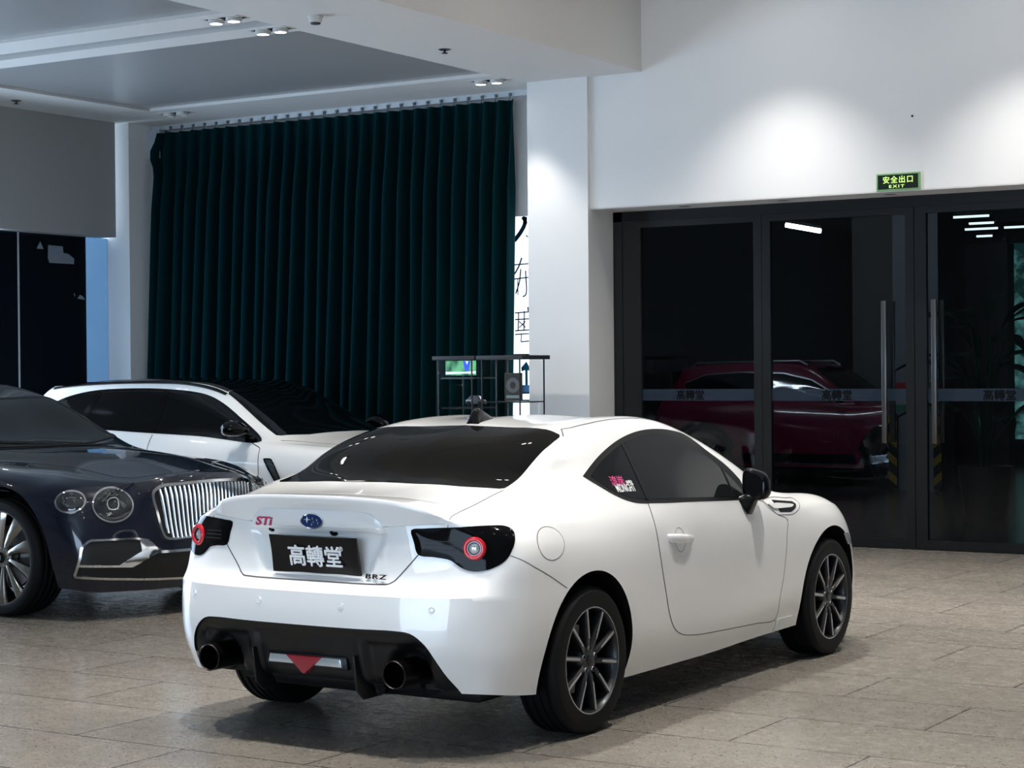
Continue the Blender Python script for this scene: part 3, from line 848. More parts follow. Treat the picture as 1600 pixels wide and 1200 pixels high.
# ---- panel gaps, doors
DOOR = [(.640, .932), (.618, .871), (.609, .774), (.634, .651), (.679, .525), (.717, .429), (.766, .362), (.841, .322), (.967, .300), (1.295, .282), (1.687, .268), (1.905, .259),
        (1.925, .275), (1.931, .36), (1.972, .485), (1.997, .611), (2.013, .704), (2.030, .760), (1.921, .798), (1.822, .867), (1.655, .884)]
DOORC = closed_curve(DOOR, 260, False)
def door(sg):
    d = (0, -sg, 0)
    poly = [(x, 0, z) for x, z in DOORC] + [(1.138, 0, .909), (.66, 0, .931)]
    o = patch(BRZ, poly, d, .0012, .035, M_WHITE, 'door', brz, thick=.0012)
    strip(BRZ, [(x, 0, z) for x, z in DOORC], d, .0036, .0018, M_SEAM, 'door_gap', o)
    # handle
    y = BRZ.hit((.83, 0, .765), d)[0].y
    hb = []
    for x, w, hgt, dep in ((.705, .006, .014, .004), (.722, .016, .019, .022), (.78, .022, .020, .034), (.87, .022, .019, .034), (.935, .016, .017, .022), (.955, .005, .012, .004)):
        hb.append([(x, y + sg * (dep - .012 + .012 * cos(a)) if True else 0, .762 - (x - .83) * .09 + hgt * sin(a)) for a in np.linspace(0, 2 * pi, 16, endpoint=False)])
    n = 16; V = [p for r in hb for p in r]
    F = [(k * n + q, k * n + (q + 1) % n, (k + 1) * n + (q + 1) % n, (k + 1) * n + q) for k in range(len(hb) - 1) for q in range(n)]
    F += [tuple(range(n)), tuple(range((len(hb) - 1) * n, len(hb) * n))]
    mk('door_handle', V, F, M_WHITE, o, smooth=True, sharp=60)
    ring = [(.832 + .052 * cos(a), 0, .755 + .056 * sin(a)) for a in np.linspace(0, 2 * pi, 48, endpoint=False)]
    strip(BRZ, ring, d, .004, .0022, mat_soft, 'handle_cup', o, closed=True)
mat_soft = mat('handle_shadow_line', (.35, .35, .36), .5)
both(door)
SEAMS = {
 'bumper_gap': [(-.585, .806), (-.551, .79), (-.472, .749), (-.355, .70), (-.231, .643)],
 'sill_gap': [(1.905, .259), (1.935, .25), (1.945, .235), (1.930, .20)],
}
def seams(sg):
    d = (0, -sg, 0)
    for nm, p in SEAMS.items(): strip(BRZ, [(x, 0, z) for x, z in p], d, .0028, .0010, M_SEAM, nm, brz)
    fuel = [(-.320 + .104 * cos(a) * 1.0 + .012 * sin(a), 0, .832 + .066 * sin(a)) for a in np.linspace(0, 2 * pi, 60, endpoint=False)]
    if sg < 0:
        f = patch(BRZ, fuel, d, .0012, .02, M_WHITE, 'fuel_flap', brz, thick=.0012)
        strip(BRZ, fuel, d, .0024, .0016, M_SEAM, 'flap_gap', f, closed=True)
    # fender vent
    vent = closed_curve([(1.822, .867), (1.921, .798), (2.0, .789), (2.105, .786), (2.192, .808), (2.226, .835), (2.205, .858), (2.10, .868), (1.93, .881)], 80)
    strip(BRZ, [(x, 0, z) for x, z in vent], d, .0026, .0014, M_SEAM, 'vent_gap', brz, closed=True)
    vb = [(1.925, .869), (2.153, .847), (2.180, .831), (2.152, .812), (2.087, .797), (1.966, .804)]
    v = patch(BRZ, [(x, 0, z) for x, z in vb], d, .0015, .015, M_TRIM, 'fender_vent', brz)
    fin = [(1.86, .850), (1.95, .850), (2.10, .836), (2.135, .829), (2.10, .820), (1.95, .823), (1.90, .827)]
    patch(BRZ, [(x, 0, z) for x, z in fin], d, .008, .015, M_WHITE, 'vent_fin', v, thick=.008)
    strip(BRZ, [(.38, sg * .50, 1.26), (.437, sg * .515, 1.269), (.602, sg * .52, 1.29), (.808, sg * .515, 1.304), (1.1, sg * .52, 1.3), (1.36, sg * .53, 1.25)], (0, 0, -1), .006, .001, M_SEAM, 'roof_gutter', brz)
    strip(BRZ, [(.31, sg * .552, 1.24), (.35, sg * .525, 1.25), (.38, sg * .50, 1.26)], (0, 0, -1), .006, .001, M_SEAM, 'roof_gutter', brz)
    # boot lid gaps
    strip(BRZ, [(-.288, sg * .615, 1.04), (-.459, sg * .617, 1.005), (-.640, sg * .622, .971), (-.685, sg * .617, .957), (-.70, sg * .612, .915)], (.45, -sg * .35, -.8), .0030, .0012, M_SEAM, 'boot_gap', brz)
    # front side marker and splitter
    mk_ = [(2.735, .640), (2.83, .635), (2.90, .566), (2.81, .572)]
    patch(BRZ, [(x, 0, z) for x, z in mk_], d, .002, .02, M_CLEAR, 'side_marker', brz)
both(seams)
TL = [(-.741, .500, .807), (-.751, .440, .742), (-.775, .400, .698), (-.80, .375, .684), (-.806, .30, .682), (-.806, .15, .682), (-.807, 0, .682)]
TLf = TL + flip(TL[:-1])[::-1]
strip(BRZ, TLf, (1, 0, 0), .0045, .0012, M_SEAM, 'boot_gap', brz, step=.012)
# soft crease pressed into the lower doors, and lower sill step
def sill(sg):
    d = (0, -sg, 0)
    V, F = [], []
    pr = [(1.95, .205), (1.95, .262), (2.12, .262), (2.165, .250), (2.165, .205)]
    patch(BRZ, [(x, 0, z) for x, z in pr], d, .006, .02, M_WHITE, 'sill_cover', brz, thick=.006)
both(sill)

# ---- tail lamps
LAMP = [(-.742, .466, .904), (-.742, .479, .858), (-.741, .498, .807), (-.725, .566, .798), (-.703, .629, .786), (-.696, .651, .770), (-.684, .688, .749), (-.668, .729, .743),
        (-.641, .783, .755), (-.601, .821, .785), (-.568, .832, .826), (-.54, .828, .862), (-.519, .806, .897), (-.535, .782, .914), (-.628, .724, .920), (-.698, .608, .916), (-.729, .517, .911)]
def tail_lamp(sg):
    pts = [(x, sg * y, z) for x, y, z in LAMP]
    d = Vector((.82, -sg * .57, 0)).normalized()
    o = patch(BRZ, [tuple(p) for p in closed_curve(pts, 110)], d, .004, .014, M_LAMPBLK, 'tail_lamp', brz, thick=.012, bulge=.005, sharp=60)
    c, n = BRZ.hit((-.659, sg * .717, .834), d)
    n = Vector((-.95, sg * .31, .03)).normalized()
    c = c + n * .012
    u = Vector((0, 0, 1)).cross(n).normalized(); v = n.cross(u)
    def ring(name, prof, m):
        g = G().lathe(prof, 'y', 48)
        V = [c + u * p[0] + n * p[1] + v * p[2] for p in g.V]
        mk(name, V, g.F, m, o, smooth=True, sharp=60)
    ring('red_ring', [(.028, .002), (.030, .010), (.037, .014), (.044, .010), (.048, .0), (.046, -.012)], M_RED)
    ring('clear_lens', [(.0, .006), (.015, .005), (.023, .001), (.025, -.006)], M_CLEAR)
    ring('lens_collar', [(.025, -.004), (.0255, .006), (.029, .006), (.029, -.006)], M_LENSDARK)
    for k in range(3):
        z = .862 - .016 * k
        strip(BRZ, [(-.735, sg * .53, z), (-.71, sg * .60, z - .002), (-.69, sg * .655, z - .004)], d, .0022, .0102, M_GAP, 'lamp_rib', o)
both(tail_lamp)

# ---- spoiler lip along the boot edge
def spoiler():
    E = np.array([(-.70, .600, .950), (-.735, .52, .985), (-.755, .42, 1.008), (-.768, .30, 1.019), (-.779, .15, 1.024), (-.787, 0, 1.025)])
    E = np.vstack([E, (E[:-1] * np.array([1, -1, 1]))[::-1]]); E = closed_curve(E, 81, False)
    V = []; n = 7
    for x, y, z in E:
        k = float(sstep(.612, .50, abs(y))); a = abs(y)
        p0, n0 = BRZ.hit((-.600 + .10 * (1 - k) * 0, y, 1.0), (0, 0, -1))
        p0 = p0 + Vector((0, 0, .0008))
        low = float(np.interp(a, [0, .24, .285, .315, .345, .36, .6], [.975, .973, .967, .950, .917, .914, .933]))
        p5, n5 = BRZ.hit((0, y, low), (1, 0, 0)); p5 = p5 - Vector((.0015, 0, 0))
        t = .004 + .020 * k
        p0.z += 0
        mid = Vector((x + .10, y, (p0.z * .55 + z * .45) + .010 * k))
        V += [p0, mid, Vector((x - t * .75, y, z + .010 * k)), Vector((x - t, y, z + .002)), Vector((x - t * .85, y, z - .016 * k)),
              Vector((x * .45 + p5.x * .55 - .008 * k, y, z * .4 + low * .6)), p5]
    F = [(k * n + q, (k + 1) * n + q, (k + 1) * n + q + 1, k * n + q + 1) for k in range(len(E) - 1) for q in range(n - 1)]
    o = mk('boot_spoiler', V, F, M_WHITE, brz, smooth=True, sharp=50)
    strip(BRZ, [(-.5, y, .9125 + max(0, y - .33) * .075) for y in np.linspace(.60, .34, 10)], (1, 0, 0), .0035, .0012, mat_soft, 'spoiler_gap', o)
    strip(BRZ, [(-.5, -y, .9125 + max(0, y - .33) * .075) for y in np.linspace(.34, .60, 10)], (1, 0, 0), .0035, .0012, mat_soft, 'spoiler_gap', o)
    return o
spoiler()
GAR = closed_curve([(-.352, .888), (-.345, .905), (-.315, .945), (-.285, .962), (-.24, .9675), (0, .9695), (.24, .9675), (.285, .962), (.315, .945), (.345, .905), (.352, .888)], 120, False)
gar = patch(BRZ, [(0, y, z) for y, z in GAR], (1, 0, 0), .0035, .018, M_WHITE, 'boot_garnish', brz, thick=.006)
strip(BRZ, [(0, y, z) for y, z in GAR], (1, 0, 0), .003, .0012, mat_soft, 'garnish_gap', gar, shift=.002)

# ---- number plate
def plate():
    c = Vector((-.786, -.012, .790)); n = Vector((-1, 0, -.23)).normalized(); ux = Vector((0, -1, 0)); uy = ux.cross(n) * -1
    if uy.z < 0: uy = -uy
    V, F = [], []
    nx, ny = 22, 7
    for b in (0, 1):
        for j in range(ny + 1):
            for i in range(nx + 1):
                a, q = (i / nx - .5) * .455, (j / ny - .5) * .158
                w = .0035 * sin(9 * a + 22 * q) + .0025 * sin(31 * a - 14 * q) if b else 0
                V.append(c + ux * a + uy * q + n * ((.008 + w) if b else 0))
    st = (nx + 1) * (ny + 1)
    for j in range(ny):
        for i in range(nx):
            k = j * (nx + 1) + i
            F += [(st + k, st + k + 1, st + k + nx + 2, st + k + nx + 1), (k, k + nx + 1, k + nx + 2, k + 1)]
    bl = [j * (nx + 1) for j in range(ny + 1)]
    ring = list(range(nx + 1)) + [j * (nx + 1) + nx for j in range(1, ny + 1)] + [ny * (nx + 1) + i for i in range(nx - 1, -1, -1)] + [j * (nx + 1) for j in range(ny - 1, 0, -1)]
    F += [(ring[k], ring[(k + 1) % len(ring)], st + ring[(k + 1) % len(ring)], st + ring[k]) for k in range(len(ring))]
    o = mk('number_plate', V, F, M_BLACKPL, brz, smooth=True, sharp=50)
    T, TF = heavy('高轉堂', .094, .003, .0017)
    mk('plate_lettering', place(T, c + n * .0155 - uy * .002 + ux * .010, ux, uy, n), TF, M_LETTER, o)
    T, TF = text_geo('®', .028, .002)
    mk('plate_lettering', place(T, c + n * .0155 + uy * .034 + ux * .148, ux, uy, n), TF, M_LETTER, o)
M_BLACKPL = mat('black_plate', (.004, .0045, .006), .22, spec=.35)
plate()
for y, r in ((.247, .016), (-.085, .022)):
    h = BRZ.hit((0, y, .880), (1, 0, 0))[0]
    G().ball((h.x + .004, y, .884), .018, r, r * .85, 16, 10).mk('plate_lamp', M_BLACK, brz, smooth=True)

# ---- badges and lettering
def wide(g, k):
    g[0][:, 0] *= k; return g
def on_face(geo, y, z, name, m, parent, off=.004, dirn=(1, 0, 0), up=None):
    """lettering laid on the rear face at (y, z), reading from behind the car"""
    T, TF = geo
    q = lambda yy, zz: BRZ.hit((0, yy, zz), dirn)[0]
    hw, hh = np.abs(T[:, 0]).max(), np.abs(T[:, 1]).max()
    ux = (q(y - hw, z) - q(y + hw, z)).normalized(); uy = Vector(up).normalized() if up else (q(y, z + hh) - q(y, z - hh)).normalized(); un = ux.cross(uy).normalized()
    if un.x > 0: un = -un
    return mk(name, place(T, (q(y, z + hh) + q(y, z - hh)) / 2 + un * off, ux, uy, un), TF, m, parent)
on_face(wide(text_geo('BRZ', .027, .004, bold=.0004, spacing=1.2), 2.0), -.318, .710, 'model_lettering', M_LETTERB, brz, .010, up=(.30, 0, 1))
on_face(wide(text_geo('STi', .050, .004, bold=.0014, shear=.25, spacing=1.0), 1.42), .262, .919, 'model_badge', M_PINK, brz, .0065)
def oval_badge():
    h = BRZ.hit((0, .0, .927), (1, 0, 0))[0]; cx = h.x - .006
    def ell(rx, rz, x, n=48): return [(x, rx * cos(a), .927 + rz * sin(a)) for a in np.linspace(0, 2 * pi, n, endpoint=False)]
    n = 48
    prof = [(.060, .0325, cx + .004), (.060, .0325, cx - .004), (.0575, .030, cx - .008), (.0545, .0275, cx - .005)]
    V = [p for a, b, x in prof for p in ell(a, b, x)]
    F = [(k * n + q, k * n + (q + 1) % n, (k + 1) * n + (q + 1) % n, (k + 1) * n + q) for k in range(3) for q in range(n)]
    o = mk('oval_badge', V, F, M_CHROME, brz, smooth=True, sharp=50)
    V = [(cx - .0065, 0, .927)] + ell(.055, .028, cx - .0045)
    mk('badge_field', V, [(0, 1 + q, 1 + (q + 1) % n) for q in range(n)], M_BLUE, o, smooth=True)
    for sy, szv, s in ((.018, .006, .0165), (-.006, .011, .0075), (-.024, .006, .0075), (-.010, -.003, .0075), (-.028, -.006, .0075), (-.002, -.014, .0075)):
        P = []
        for k in range(8):
            a = pi / 4 * k; r = s if k % 2 == 0 else s * .24
            P.append((sy * 1.22 + r * 1.15 * cos(a), .927 + szv + r * sin(a) * .95))
        V = [(cx - .0095, sy * 1.22, .927 + szv)] + [(cx - .0072, p, q) for p, q in P]
        mk('badge_star', V, [(0, 1 + k, 1 + (k + 1) % 8) for k in range(8)], M_CHROME, o)
oval_badge()
for y in (-.615, -.212, .212, .615):
    h, n = BRZ.hit((0, y, .600), (1, 0, 0))
    u = Vector((0, 0, 1)).cross(n).normalized(); v = n.cross(u)
    g = G().lathe([(0, .003), (.007, .003), (.0085, .0015), (.0115, .003), (.013, .001), (.013, -.003)], 'y', 24)
    mk('parking_sensor', [h + u * p[0] + n * p[1] + v * p[2] for p in g.V], g.F, M_WHITE, brz, smooth=True, sharp=40)
# window sticker on the right rear quarter glass
def sticker(txt, size, x, z, m, rot=0.0, bold=.001, spacing=1.0, sx_=1.0):
    T, TF = text_geo(txt, size, .0006, bold=bold, spacing=spacing)
    V = []
    for a, b, c in T:
        a *= sx_
        p = (x + a * cos(rot) - b * sin(rot), z + a * sin(rot) + b * cos(rot))
        h, n = BRZ.hit((p[0], 0, p[1]), (0, 1, 0))
        V.append(h + n * (.0052 + c))
    mk('window_sticker', V, TF, m, brz)
sticker('湾岸', .048, .472, 1.040, M_STICKPINK, -.03, .0, sx_=1.2)
sticker('MIDNIGHT', .048, .512, 1.007, M_LETTER, -.02, .0006, sx_=.70)
sticker('auto', .024, .565, 1.032, M_LETTER, -.02, .0006, sx_=1.2)

# ---- wing mirrors, antenna
def wing_mirror(sg):
    sec = [(1.605, .872, .962, .058, .066), (1.612, .873, .963, .065, .073), (1.65, .876, .964, .066, .074), (1.69, .874, .961, .058, .062), (1.725, .870, .957, .040, .042), (1.74, .866, .954, .014, .014)]
    n = 28; V = []
    for x, y, z, ry, rz in sec:
        for a in np.linspace(0, 2 * pi, n, endpoint=False):
            ca, sa = cos(a), sin(a)
            e = .62
            yy = y + ry * np.sign(ca) * abs(ca) ** e; zz = z + rz * np.sign(sa) * abs(sa) ** e
            zz += .30 * (y - yy) * (1 if zz > z else .25)
            V.append((x, sg * yy, zz))
    F = [(k * n + q, k * n + (q + 1) % n, (k + 1) * n + (q + 1) % n, (k + 1) * n + q) for k in range(len(sec) - 1) for q in range(n)]
    F += [tuple(range(n)), tuple(range((len(sec) - 1) * n, len(sec) * n))]
    o = mk('wing_mirror', V, F, M_BLACK, brz, smooth=True, sharp=50)
    Vg = [(1.6035, v[1] * .88 + sg * .872 * .12, v[2] * .88 + .962 * .12) for v in V[:n]]
    mk('mirror_glass', Vg, [tuple(range(n))], M_MIRROR, o)
    st = G()
    a = [(1.560, .800, .900), (1.690, .800, .895), (1.640, .850, .812), (1.578, .850, .815)]
    b = [(1.600, .830, .925), (1.690, .830, .92), (1.670, .878, .900), (1.605, .878, .902)]
    V = [(x, sg * y, z) for x, y, z in a + b]
    st.add(V, [(0, 1, 2, 3), (4, 5, 6, 7), (0, 1, 5, 4), (1, 2, 6, 5), (2, 3, 7, 6), (3, 0, 4, 7)])
    st.mk('mirror_stalk', M_BLACK, o, bev=.008)
M_MIRROR = mat('mirror_glass', (.03, .032, .035), .03, metal=.8)
both(wing_mirror)
fin_secs = [(.405, .034, 1.297, 1.300), (.420, .030, 1.297, 1.345), (.435, .024, 1.297, 1.364), (.475, .020, 1.30, 1.364), (.53, .017, 1.305, 1.340), (.575, .013, 1.308, 1.320), (.60, .005, 1.308, 1.311)]
V = []
for x, w, z0, z1 in fin_secs:
    for t, k in ((-1, 0), (-.8, .5), (-.42, .93), (0, 1), (.42, .93), (.8, .5), (1, 0)): V.append((x, w * t * (1.25 if k == 0 else 1), z0 - .012 + (z1 - z0 + .012) * k))
F = [(k * 7 + q, k * 7 + q + 1, (k + 1) * 7 + q + 1, (k + 1) * 7 + q) for k in range(len(fin_secs) - 1) for q in range(6)]
F += [tuple(range(7)), tuple(range(len(V) - 7, len(V)))]
mk('roof_antenna', V, F, M_BLACK, brz, smooth=True, sharp=50)

# ---- wheels
def tyre_mesh(R, Wd, rim, grooves=4, seg=96):
    h = Wd / 2
    prof = [(rim, -h * .86), (rim + .012, -h * .97), (rim + (R - rim) * .45, -h * 1.0), (R - .022, -h * .96), (R - .006, -h * .84), (R - .001, -h * .74)]
    gw = Wd * .045
    for k in range(grooves):
        c = (-.5 + (k + .5) / grooves) * Wd * .66 * 1.1
        prof += [(R, c - gw), (R - .009, c - gw * .7), (R - .009, c + gw * .7), (R, c + gw)]
    prof += [(R - .001, h * .74), (R - .006, h * .84), (R - .022, h * .96), (rim + (R - rim) * .45, h * 1.0), (rim + .012, h * .97), (rim, h * .86)]
    g = G().lathe(prof, 'y', seg)
    # sipes across the shoulder
    return g
def coupe_wheel(parent, x, y, sg, R=.3125, Wd=.212, rim=.216):
    """wheel with its face towards +y * sg"""
    w = link('wheel', None, parent, (x, y, R))
    t = tyre_mesh(R, Wd, rim); t.mk('tyre', M_RUBBER, w, smooth=True, sharp=28)
    f = sg * (Wd / 2 - .012)        # rim lip plane
    g = G().lathe([(rim + .013, f), (rim + .012, f + sg * .006), (rim + .006, f + sg * .007), (rim + .001, f), (rim - .004, f - sg * .02), (rim - .012, f - sg * .05), (rim - .016, f - sg * .10), (rim - .010, f - sg * .18)], 'y', 72)
    rimo = g.mk('rim', M_GUN, w, smooth=True, sharp=40)
    G().lathe([(rim + .0125, f + sg * .0062), (rim + .0125, f + sg * .0072), (rim + .0055, f + sg * .0076), (rim + .0055, f + sg * .0062)], 'y', 72, closed=True).mk('rim_lip', M_STEEL, w, smooth=True, sharp=30)
    for k in range(10):
        a = 2 * pi * k / 10 + .157
        m_ = Matrix.Rotation(-a, 4, 'Y')
        V = []
        for r, wd, y0, y1 in ((.035, .016, f - sg * .020, f - sg * .055), (.07, .0135, f - sg * .006, f - sg * .05), (.14, .0125, f - sg * .001, f - sg * .04), (rim - .003, .0155, f + sg * .000, f - sg * .035)):
            V += [(-wd, y1, r), (-wd * .8, y0, r), (wd * .8, y0, r), (wd, y1, r)]
        F = [(4 * q + i, 4 * q + (i + 1) % 4, 4 * q + 4 + (i + 1) % 4, 4 * q + 4 + i) for q in range(3) for i in range(4)] + [(0, 1, 2, 3), (12, 13, 14, 15)]
        s = G().add(V, F).xf(m_).mk('spoke', M_GUN, w, bev=.0015)
        e = f + sg * .0008
        b = G().add([(-.0045, f - sg * .0016, .095), (.0045, f - sg * .0016, .095), (.0065, e, rim + .002), (-.0065, e, rim + .002),
                     (-.0045, f + sg * .0006, .095), (.0045, f + sg * .0006, .095), (.0065, e + sg * .0016, rim + .002), (-.0065, e + sg * .0016, rim + .002)],
                    [(0, 1, 2, 3), (4, 5, 6, 7), (0, 1, 5, 4), (1, 2, 6, 5), (2, 3, 7, 6), (3, 0, 4, 7)]).xf(m_).mk('spoke_face', M_STEEL, w)
    G().lathe([(0, f - sg * .010), (.034, f - sg * .010), (.062, f - sg * .016), (.074, f - sg * .04), (.074, f - sg * .08), (0, f - sg * .08)], 'y', 40).mk('hub', M_GUN, w, smooth=True)
    G().lathe([(0, f - sg * .005), (.022, f - sg * .006), (.028, f - sg * .012)], 'y', 32).mk('centre_cap', M_BLACK, w, smooth=True)
    for k in range(5):
        a = 2 * pi * k / 5 + .3
        c = (.050 * cos(a), 0, .050 * sin(a))
        G().lathe([(.0095, f - sg * .022), (.0105, f - sg * .006), (.0125, f - sg * .009), (.0125, f - sg * .022)], 'y', 12, c).mk('lug_nut', M_DISC, w, smooth=True)
    G().lathe([(.06, f - sg * .085), (.145, f - sg * .085), (.145, f - sg * .11), (.06, f - sg * .11)], 'y', 48, closed=True).mk('brake_disc', M_DISC, w, smooth=True, sharp=30)
    cal = G().lathe([(.10, f - sg * .068), (.155, f - sg * .068), (.155, f - sg * .125), (.10, f - sg * .125)], 'y', 12, closed=True, a0=-.5, a1=.6)
    cal.mk('brake_caliper', M_TRIM, w, smooth=True, sharp=30)
    return w
for x in (0, 2.57):
    for sg in (-1, 1): coupe_wheel(brz, x, sg * .772, sg)
# ------------------------------------------------------------------ dark blue luxury saloon (x forward from the front axle)
def sec(x, *yz): return [(x, y, z) for y, z in yz]
LUX_S = [
 [(-3.98, .74, .28), (-4.06, .80, .40), (-4.10, .81, .60), (-4.09, .80, .76), (-4.06, .77, .88), (-4.02, .70, .96), (-4.04, .60, .985), (-4.06, .48, 1.0), (-4.08, .34, 1.01), (-4.09, .18, 1.015), (-4.09, 0, 1.015)],
 sec(-3.6, (.85, .25), (.93, .4), (.96, .6), (.96, .75), (.93, .88), (.86, .98), (.80, 1.02), (.73, 1.05), (.62, 1.07), (.3, 1.09), (0, 1.09)),
 sec(-3.1, (.88, .22), (.95, .38), (.985, .6), (.98, .78), (.95, .91), (.89, .99), (.85, 1.03), (.76, 1.15), (.62, 1.28), (.32, 1.32), (0, 1.33)),
 sec(-2.6, (.86, .22), (.93, .36), (.965, .58), (.965, .76), (.945, .89), (.885, .985), (.855, 1.025), (.76, 1.21), (.62, 1.41), (.33, 1.45), (0, 1.46)),
 sec(-2.1, (.85, .22), (.925, .36), (.96, .58), (.96, .76), (.94, .89), (.88, .985), (.85, 1.02), (.76, 1.22), (.615, 1.435), (.33, 1.475), (0, 1.485)),
 sec(-1.65, (.85, .22), (.925, .36), (.96, .58), (.96, .76), (.94, .885), (.875, .98), (.85, 1.02), (.765, 1.21), (.62, 1.415), (.34, 1.45), (0, 1.46)),
 sec(-1.2, (.85, .22), (.925, .36), (.96, .58), (.96, .76), (.94, .88), (.875, .975), (.85, 1.01), (.785, 1.16), (.67, 1.305), (.38, 1.31), (0, 1.305)),
 sec(-.80, (.85, .22), (.925, .36), (.96, .58), (.96, .755), (.935, .87), (.875, .96), (.855, .985), (.82, 1.035), (.745, 1.10), (.42, 1.085), (0, 1.08)),
 sec(-.40, (.85, .22), (.93, .37), (.97, .58), (.97, .75), (.945, .86), (.88, .94), (.86, .96), (.79, .975), (.67, .99), (.4, 1.02), (0, 1.035)),
 sec(0, (.85, .22), (.94, .38), (.978, .58), (.978, .74), (.95, .84), (.89, .912), (.84, .932), (.75, .948), (.60, .965), (.36, 1.005), (0, 1.025)),
 sec(.33, (.85, .2), (.935, .36), (.968, .54), (.963, .70), (.93, .80), (.86, .875), (.79, .905), (.69, .925), (.55, .94), (.3, .98), (0, 1.0)),
 sec(.56, (.83, .19), (.91, .34), (.935, .52), (.92, .67), (.875, .775), (.80, .84), (.72, .868), (.63, .885), (.50, .90), (.28, .94), (0, .955)),
 [(.66, .80, .18), (.69, .865, .32), (.68, .885, .5), (.66, .86, .65), (.67, .80, .745), (.70, .71, .805), (.74, .61, .835), (.775, .51, .85), (.82, .38, .868), (.85, .2, .880), (.865, 0, .885)],
]
_l = LUX_S[0]; _m = LUX_S[-1]
def facecap(rows, last, k0, zs=None): return [r + [last[k0 + i]] for i, r in enumerate(rows)]
LUX_R = facecap([[(-4.06 - a * .06, y, z) for z in (.28, .40, .60, .76, .88)] for a, y in ((.3, .62), (.7, .47), (.9, .33), (1, .17), (1.05, 0))], _l, 6)
LUX_F = facecap([
 [(.74, .68, .175), (.79, .70, .32), (.775, .70, .5), (.745, .69, .65), (.725, .64, .765)],
 [(.80, .52, .172), (.86, .54, .32), (.85, .54, .5), (.825, .535, .65), (.80, .52, .785)],
 [(.84, .37, .17), (.90, .38, .32), (.89, .385, .5), (.875, .385, .65), (.86, .38, .80)],
 [(.865, .19, .17), (.925, .19, .32), (.915, .19, .5), (.905, .19, .65), (.89, .19, .81)],
 [(.87, 0, .17), (.93, 0, .32), (.92, 0, .5), (.912, 0, .65), (.90, 0, .815)]], _m, 6)
LUX = CarBody(LUX_S, LUX_R, LUX_F, 5, [5, 5, 5, 5, 5] + [9] * 5, [8, 8, 8, 8, 8, 8, 8, 10, 10, 12, 12, 10], 9)
M_NAVY = mat('navy_paint', (.0018, .0045, .015), .25, coat=1.0, coat_rough=.01, spec=.3)
M_LUXGLASS = mat('saloon_glass', (.009, .012, .012), .03, spec=.5)
M_ALLOY = mat('warm_alloy', (.42, .40, .37), .22, metal=1)
M_MESHD = mat('intake_mesh', (.006, .006, .007), .5)
lux = thing('luxury_saloon', 'dark navy luxury saloon with an upright chrome slatted grille at the left edge', 'car', (-9.1233, 9.5324, 0), -radians(3.1))
lux_body = body_mesh('body', LUX, [M_NAVY, M_TRIM], lux, [(0, .375), (-3.194, .375)], .452, .62, black_from=.86)
def lux_grille():
    o = link('grille', None, lux)
    OUT = [(-.445, .775), (-.40, .812), (-.2, .826), (0, .832), (.2, .826), (.40, .812), (.445, .775), (.43, .65), (.405, .53), (.385, .495), (.2, .490), (0, .488), (-.2, .490), (-.385, .495), (-.405, .53), (-.43, .65)]
    OC = closed_curve(OUT, 120)
    o = patch(LUX, [(0, y, z) for y, z in OC], (-1, 0, 0), .004, .03, M_MESHD, 'grille', lux, thick=.02)
    strip(LUX, [(0, y, z) for y, z in OC], (-1, 0, 0), .016, .020, M_CHROME, 'grille_surround', o, closed=True, thick=.02)
    def zr(y):
        zs = []
        for k in range(len(OC)):
            a, b = OC[k], OC[(k + 1) % len(OC)]
            if (a[0] - y) * (b[0] - y) < 0: zs.append(a[1] + (b[1] - a[1]) * (y - a[0]) / (b[0] - a[0]))
        return min(zs), max(zs)
    for k in range(-11, 12):
        y = k * .0365
        if abs(y) > .425: continue
        z0, z1 = zr(y * 1.0)
        n = 14; V = []
        for q in range(n + 1):
            z = z0 + .006 + (z1 - z0 - .012) * q / n
            yy = y * (1.0 - .10 * (z1 - z) / (z1 - z0))
            h, nn = LUX.hit((0, yy, z), (-1, 0, 0))
            w = .0085 if k else .011; dp = .026 if k else .030
            V += [(h.x + .004, yy - w, z), (h.x + dp * .8, yy - w * .75, z), (h.x + dp, yy, z), (h.x + dp * .8, yy + w * .75, z), (h.x + .004, yy + w, z)]
        F = [(5 * q + i, 5 * q + (i + 1) % 5, 5 * q + 5 + (i + 1) % 5, 5 * q + 5 + i) for q in range(n) for i in range(5)] + [(0, 1, 2, 3, 4), tuple(range(5 * n, 5 * n + 5))]
        mk('grille_bar', V, F, M_CHROME, o, smooth=True, sharp=50)
lux_grille()
